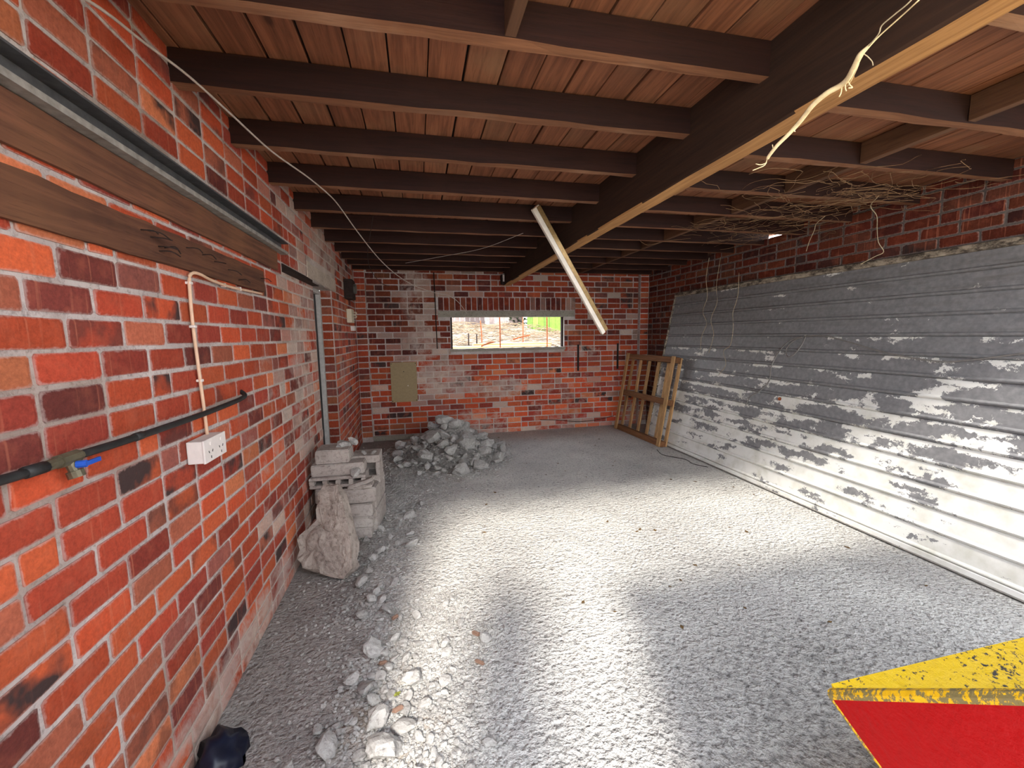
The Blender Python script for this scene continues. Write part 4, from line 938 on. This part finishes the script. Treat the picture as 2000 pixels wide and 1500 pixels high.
o = obj('plastic_bag', bm, plain('navy_bag', lin(22, 26, 42), 0.35, 0, 0.3), None, True); o.location = (-0.77, 1.58, 0.0)
tag(o, 'crumpled dark navy bag on the floor at the bottom left by the wall', 'bag')

# ------------------------------------------------------------------ red and yellow loader at the lower right
ld = empty('loader', (1.8, 0.2, 0.0)); linv = Matrix.Translation((-1.8, -0.2, 0.0))
def worn(name, base, worn_c, k):
    t = NT(name); p = t.pos(); n = t.noise(t.vmul(p, (60, 90, 60)), 1.0, 5, 0.7); b = t.noise(p, 6, 3)
    c = t.mix(t.rng(t.math('ADD', n, t.math('MULTIPLY', b, 0.35)), k, k+0.03), base, worn_c)
    c = t.mix(t.rng(t.noise(p, 40, 4), 0.55, 0.75, 0, 0.25), c, tuple(x*0.6 for x in base[:3])+(1,))
    t.col(c); t.rough(0.5); t.b.inputs['Specular IOR Level'].default_value = 0.2; t.bump(t.noise(p, 30, 5, 0.6), 0.6, 0.010); return t.m
M_RED = worn('red_paint', lin(148, 0, 2), lin(120, 0, 4), 0.95); M_YEL = worn('yellow_paint', lin(198, 162, 2), lin(40, 36, 34), 0.765); M_YELR = worn('yellow_rim', lin(204, 156, 18), lin(112, 98, 62), 0.66)
def lpart(nm, bm, m, par=None, lb=None):
    o = obj(nm, bm, m, par or ld); o.matrix_parent_inverse = linv if par is None else Matrix.Identity(4)
    if lb: o['label'] = lb
    return o
SX = 1.015; BW = 1.65
sidep = [(0.786, 0.600), (0.446, 0.905), (0.12, 0.95), (0.02, 0.80), (0.06, 0.50), (0.20, 0.40), (0.50, 0.465), (0.652, 0.535)]
for x0, nm in ((SX, 'bucket_side'), (SX+BW-0.03, 'bucket_side')):
    bm = bmesh.new(); prism(bm, [Vector((x0, y, z)) for y, z in sidep], (0.022, 0, 0)); bmesh.ops.bevel(bm, geom=bm.edges[:], offset=0.003, segments=1, affect='EDGES'); lpart(nm, bm, M_RED, None, 'red painted steel side plate')
bm = bmesh.new()
for (y, z), (y2, z2) in zip(sidep[:3], sidep[1:3]):
    a = Vector((SX+0.011, y, z)); b = Vector((SX+0.011, y2, z2)); tube(bm, [a, a.lerp(b, .33), a.lerp(b, .66), b], 0.0145, 8, 3)
lpart('bucket_rim', bm, M_YELR, None, 'worn yellow rim along the side plate')
bm = bmesh.new(); a = Vector((SX+0.004, 0.786, 0.598)); b = Vector((SX+0.004, 0.652, 0.533)); tube(bm, [a, a.lerp(b, .5), b, (SX+0.004, 0.50, 0.463)], 0.006, 6, 3); lpart('bucket_rim', bm, M_YELR)
bowl = [(0.80, 0.605), (0.66, 0.548), (0.50, 0.478), (0.22, 0.415), (0.08, 0.51), (0.04, 0.78), (0.13, 0.94)]
bm = bmesh.new(); q = [Vector((SX+0.022, y, z)) for y, z in bowl]+[Vector((SX+0.022, y-0.012, z-0.014)) for y, z in bowl[::-1]]
n = len(bowl)
va = [[bm.verts.new((x, y+dy, z+dz)) for y, z in bowl] for x in (SX+0.021, SX+BW-0.03) for dy, dz in ((0, 0.012), (-0.006, -0.004))]
for A_, B_ in ((va[0], va[2]), (va[1], va[3]), (va[0], va[1]), (va[2], va[3])):
    for k in range(n-1): bm.faces.new((A_[k], A_[k+1], B_[k+1], B_[k]))
for k in (0, n-1): bm.faces.new((va[0][k], va[1][k], va[3][k], va[2][k]))
lpart('bucket_floor', bm, M_YEL, None, 'scuffed yellow inside of the bucket')
# added unseen machine body behind the bucket, shaped to shade the near floor
M_TYRE = plain('tyre_rubber', lin(30, 30, 30), 0.9)
lpart('body', bbox(0.62, 2.95, -1.55, 0.0, 0.42, 1.30, 0.05, 3), M_RED)
lpart('hood', bbox(0.66, 2.91, -1.45, 0.06, 1.28, 1.64, 0.05, 3), M_YEL)
for k in range(5): lpart('grille_bar', bbox(1.0, 2.5, 0.058, 0.068, 1.34+k*0.055, 1.362+k*0.055, 0.002), M_BLACK)
for x in (1.25, 2.35):
    bm = bmesh.new(); tube(bm, [(x, -0.1, 0.90), (x, 0.0, 0.80), (x, 0.06, 0.66)], 0.05, 8, 4); lpart('arm', bm, M_YEL)
for x in (0.70, 2.87):
    for y in (-0.45, -1.2):
        bm = bmesh.new(); cyl(bm, (x-0.14, y, 0.38), (x+0.14, y, 0.38), 0.38, 24); cyl(bm, (x-0.15, y, 0.38), (x+0.15, y, 0.38), 0.18, 16); lpart('wheel', bm, M_TYRE)
tag(ld, 'red steel bucket with worn yellow rim and inside at lower right, plus added unseen body', 'loader')
# added unseen post that shades the near floor in place of a person
gp = empty('shadow_post', (-0.14, -0.75, -0.005))
obj('shaft', bbox(-0.18, 0.18, -0.18, 0.18, 0, 2.12, 0.01), M_LINTEL, gp); 
bm = bmesh.new(); box(bm, -0.21, 0.21, -0.21, 0.21, 2.12, 2.17); tp = bm.verts.new((0, 0, 2.26)); cs = [bm.verts.new((x, y, 2.17)) for x, y in ((-.21, -.21), (.21, -.21), (.21, .21), (-.21, .21))]
for k in range(4): bm.faces.new((cs[k], cs[(k+1) % 4], tp))
obj('cap', bm, M_LINTEL, gp); tag(gp, 'added unseen concrete post outside the garage mouth, put there for its shadow', 'post')
# short return walls beside the garage mouth
bm = bmesh.new(); box(bm, -D-0.11, -0.47, Y0-0.03, Y0+0.08, 0, 2.40); struct(obj('wall_front', bm, MB['left'][2]), 'short return wall left of the garage mouth')

# ------------------------------------------------------------------ outside the window
bm = bmesh.new(); NX, NY = 40, 30; G = []
for i in range(NX+1):
    row = []
    for k in range(NY+1):
        x = -4+12*i/NX; y = 6.62+8.4*k/NY; z = 1.02+0.05*(y-6.6)+0.62*(1/(1+math.exp(-(y-9.0)*1.8)))*(1.0-0.45/(1+math.exp(-(x-3.0)*3)))
        z += 0.09*mnoise.noise(Vector((x*1.6, y*1.6, 0)))+0.05*mnoise.noise(Vector((x*5, y*5, 2)))
        row.append(bm.verts.new((x, y, z if k else 0.0)))
    G.append(row)
for i in range(NX):
    for k in range(NY): bm.faces.new((G[i][k], G[i+1][k], G[i+1][k+1], G[i][k+1]))
t = NT('bank_earth'); p = t.pos(); n_ = t.noise(p, 9, 5, 0.7)
t.col(t.mix(t.rng(n_, 0.35, 0.65), lin(84, 74, 62), lin(128, 118, 104))); t.bump(n_, 0.8, 0.05)
bank = struct(obj('bank', bm, t.m, None, True), 'sunny earth bank covered in dry litter outside the window')
def bank_z(x, y):
    z = 1.02+0.05*(y-6.6)+0.62*(1/(1+math.exp(-(y-9.0)*1.8)))*(1.0-0.45/(1+math.exp(-(x-3.0)*3)))
    return z+0.09*mnoise.noise(Vector((x*1.6, y*1.6, 0)))+0.05*mnoise.noise(Vector((x*5, y*5, 2)))
bm = bmesh.new(); rn = random.Random(71)
for k in range(1300):
    x, y = rn.uniform(-0.6, 5.2), rn.uniform(7.6, 10.6); z = bank_z(x, y); a = rn.uniform(-.7, .7); L_ = rn.uniform(.12, .5)
    tube(bm, [(x, y, z+0.01), (x+math.cos(a)*L_*.5, y+math.sin(a)*L_*.5, z+rn.uniform(.01, .08)), (x+math.cos(a)*L_, y+math.sin(a)*L_, z+rn.uniform(-.02, .05))], rn.uniform(.004, .010), 4, 2)
tag(obj('dry_twigs', bm, plain('dry_twig', lin(116, 98, 78), 0.9, 0, 0.4, 0, 4)), 'dry twigs and grass litter covering the bank outside', 'twigs', None, 'stuff')
def fence(name, x0, x1, y, z0, z1, wv, mats, label, lean=0):
    f = empty(name, ((x0+x1)/2, y, z0)); x = x0; rn3 = random.Random(name); ms = []
    while x < x1:
        o = obj('paling', bbox(x-(x0+x1)/2, x+wv-0.004-(x0+x1)/2, rn3.uniform(0, .012), 0.03, 0, z1-z0+rn3.uniform(-.05, .05), 0.003), mats[rn3.randrange(len(mats))], f); x += wv
    for zz in (0.3, z1-z0-0.3): obj('rail', bbox(-(x1-x0)/2, (x1-x0)/2, 0.035, 0.08, zz, zz+0.08, 0.004), mats[0], f)
    return tag(f, label, 'fence')
MG = [plain('green_paling_%d' % i, c_, 0.8, 0, 0.2, 0, 12) for i, c_ in enumerate((lin(88, 112, 40), lin(102, 124, 54), lin(76, 100, 38)))]
MW = [plain('weathered_paling_%d' % i, c_, 0.85, 0, 0.3, 0, 9) for i, c_ in enumerate((lin(104, 92, 88), lin(70, 60, 58), lin(122, 112, 106)))]
fence('green_fence', 2.75, 5.4, 10.4, 1.10, 2.9, 0.15, MG, 'bright green paling fence seen through the right of the window')
fence('weathered_fence', -0.6, 2.72, 10.9, 1.25, 3.0, 0.13, MW, 'pale weathered paling fence seen through the left of the window')
M_NEWW = [wood('stacked_board_%d' % i, 0, c_, lin(226, 206, 168), lin(214, 190, 150), 0.8, 0.2, False) for i, c_ in enumerate((lin(206, 182, 140), lin(188, 150, 104)))]
rn = random.Random(13)
for i, (x0, x1, y, z, a, lb) in enumerate(((0.2, 2.5, 7.25, 1.235, 0.01, 'nearest long pale board of the pile outside the window'), (0.3, 2.7, 7.42, 1.27, -0.01, 'second pale board of the pile outside the window'), (0.6, 2.45, 7.60, 1.315, 0.02, 'third pale board of the pile outside the window'), (1.0, 2.5, 7.75, 1.36, -0.02, 'farthest pale board of the pile outside the window'))):
    zb_ = z; r = obj('long_board', bbox(-(x1-x0)/2, (x1-x0)/2, -0.08, 0.08, 0, 0.045, 0.003), M_NEWW[i % 2]); r.location = ((x0+x1)/2, y, zb_); r.rotation_euler = (0.05, 0, a); tag(r, lb, 'board', 'boards piled outside the window')
for x_ in (0.8, 2.2):
    r = obj('bearer', bbox(-0.06, 0.06, -0.5, 0.5, 0, 0.20, 0.004), M_NEWW[1]); r.location = (x_, 7.45, 1.03); tag(r, 'wooden bearer under the %s end of the boards outside' % ('left' if x_ < 1 else 'right'), 'timber')
for i, (px_, y, z0, z1) in enumerate(((940, 7.9, 1.2, 1.83), (976, 7.15, 1.0, 2.3), (1021, 8.1, 1.2, 2.3), (1068, 7.3, 1.0, 2.3))):
    q = K(px_, 650, y); r = tube_obj('rusty_rod', [(q.x, y, z0), (q.x+0.006, y, (z0+z1)/2), (q.x-0.01, y, z1)], 0.011, M_RUST, None, 6)
    tag(r, ('short rusty rod at the left outside the window', 'rusty rod at the middle outside the window', 'rusty rod right of the middle outside the window', 'rusty rod before the green fence outside the window')[i], 'rod', 'rusty rods outside the window')
for i, (a_, b_, y) in enumerate(((K(915, 651, 7.7), K(915, 663, 7.7), 7.7), (K(931, 653, 7.7), K(931, 663, 7.7), 7.7))):
    tag(tube_obj('stub_post', [b_-Vector((0, 0, 0.12)), a_], 0.012, M_IRON, None, 6, 0), ('left dark stub post outside the window', 'right dark stub post outside the window')[i], 'post', 'stub posts outside the window')
for i, (a_, b_) in enumerate(((K(940, 676, 7.16), K(965, 668, 7.2)), (K(1002, 663, 7.5), K(1035, 655, 7.6)))):
    tag(tube_obj('rusty_offcut', [a_, a_.lerp(b_, .5)+Vector((0, 0, .01)), b_], 0.014, M_RUST, None, 6), ('lower orange rusty scrap on the boards outside', 'upper orange rusty scrap on the boards outside')[i], 'scrap', 'rusty scraps on the boards')
tsh = empty('dark_shrub', (2.6, 11.2, 1.5)); bm = bmesh.new(); rn = random.Random(27)
for k in range(900):
    q = Vector((2.62+rn.gauss(0, .22), 11.2+rn.gauss(0, .2), 2.05+rn.gauss(0, .30))); a = rn.uniform(0, 6.28)
    d1 = Vector((math.cos(a), math.sin(a), rn.uniform(-.6, .4)))*0.11; d2 = Vector((-math.sin(a), math.cos(a), rn.uniform(-.3, .3)))*0.04
    bm.faces.new([bm.verts.new(q+e) for e in (Vector((0, 0, 0)), d1*.5+d2, d1, d1*.5-d2)])
o = obj('foliage', bm, plain('dark_leaf', lin(46, 62, 36), 0.7, 0, 0.4), tsh); o.matrix_parent_inverse = Matrix.Translation((-2.6, -11.2, -1.5)); o['kind'] = 'stuff'
bm = bmesh.new(); tube(bm, [(2.6, 11.2, 1.3), (2.62, 11.2, 1.8), (2.58, 11.22, 2.2)], 0.03, 6, 3); o = obj('stem', bm, M_ROOTD, tsh); o.matrix_parent_inverse = Matrix.Translation((-2.6, -11.2, -1.5))
tag(tsh, 'dark leafy shrub between the two fences outside the window', 'plant')
bm = bmesh.new(); rn = random.Random(17)
for k in range(260):
    q = Vector((2.62+rn.gauss(0, .10), 7.05+rn.gauss(0, .08), 1.27+rn.gauss(0, .05))); a = rn.uniform(0, 6.28); s_ = 0.035
    d1 = Vector((math.cos(a), math.sin(a), rn.uniform(-.4, .6)))*s_; d2 = Vector((-math.sin(a), math.cos(a), rn.uniform(-.3, .3)))*s_*.4
    vs = [bm.verts.new(q+e) for e in (Vector((0, 0, 0)), d1*.5+d2, d1, d1*.5-d2)]; bm.faces.new(vs)
bm2 = bmesh.new(); 
sh = empty('small_shrub', (2.62, 7.05, 1.05)); o = obj('foliage', bm, plain('shrub_green', lin(120, 160, 60), 0.7, 0, 0.3), sh); o.matrix_parent_inverse = Matrix.Translation((-2.62, -7.05, -1.05)); o['kind'] = 'stuff'
tube(bm2, [(2.62, 7.05, 1.0), (2.61, 7.06, 1.15), (2.62, 7.05, 1.28)], 0.008, 5, 3); o = obj('stem', bm2, M_ROOTD, sh); o.matrix_parent_inverse = Matrix.Translation((-2.62, -7.05, -1.05))
tag(sh, 'small green weed at the right foot of the window outside', 'plant')
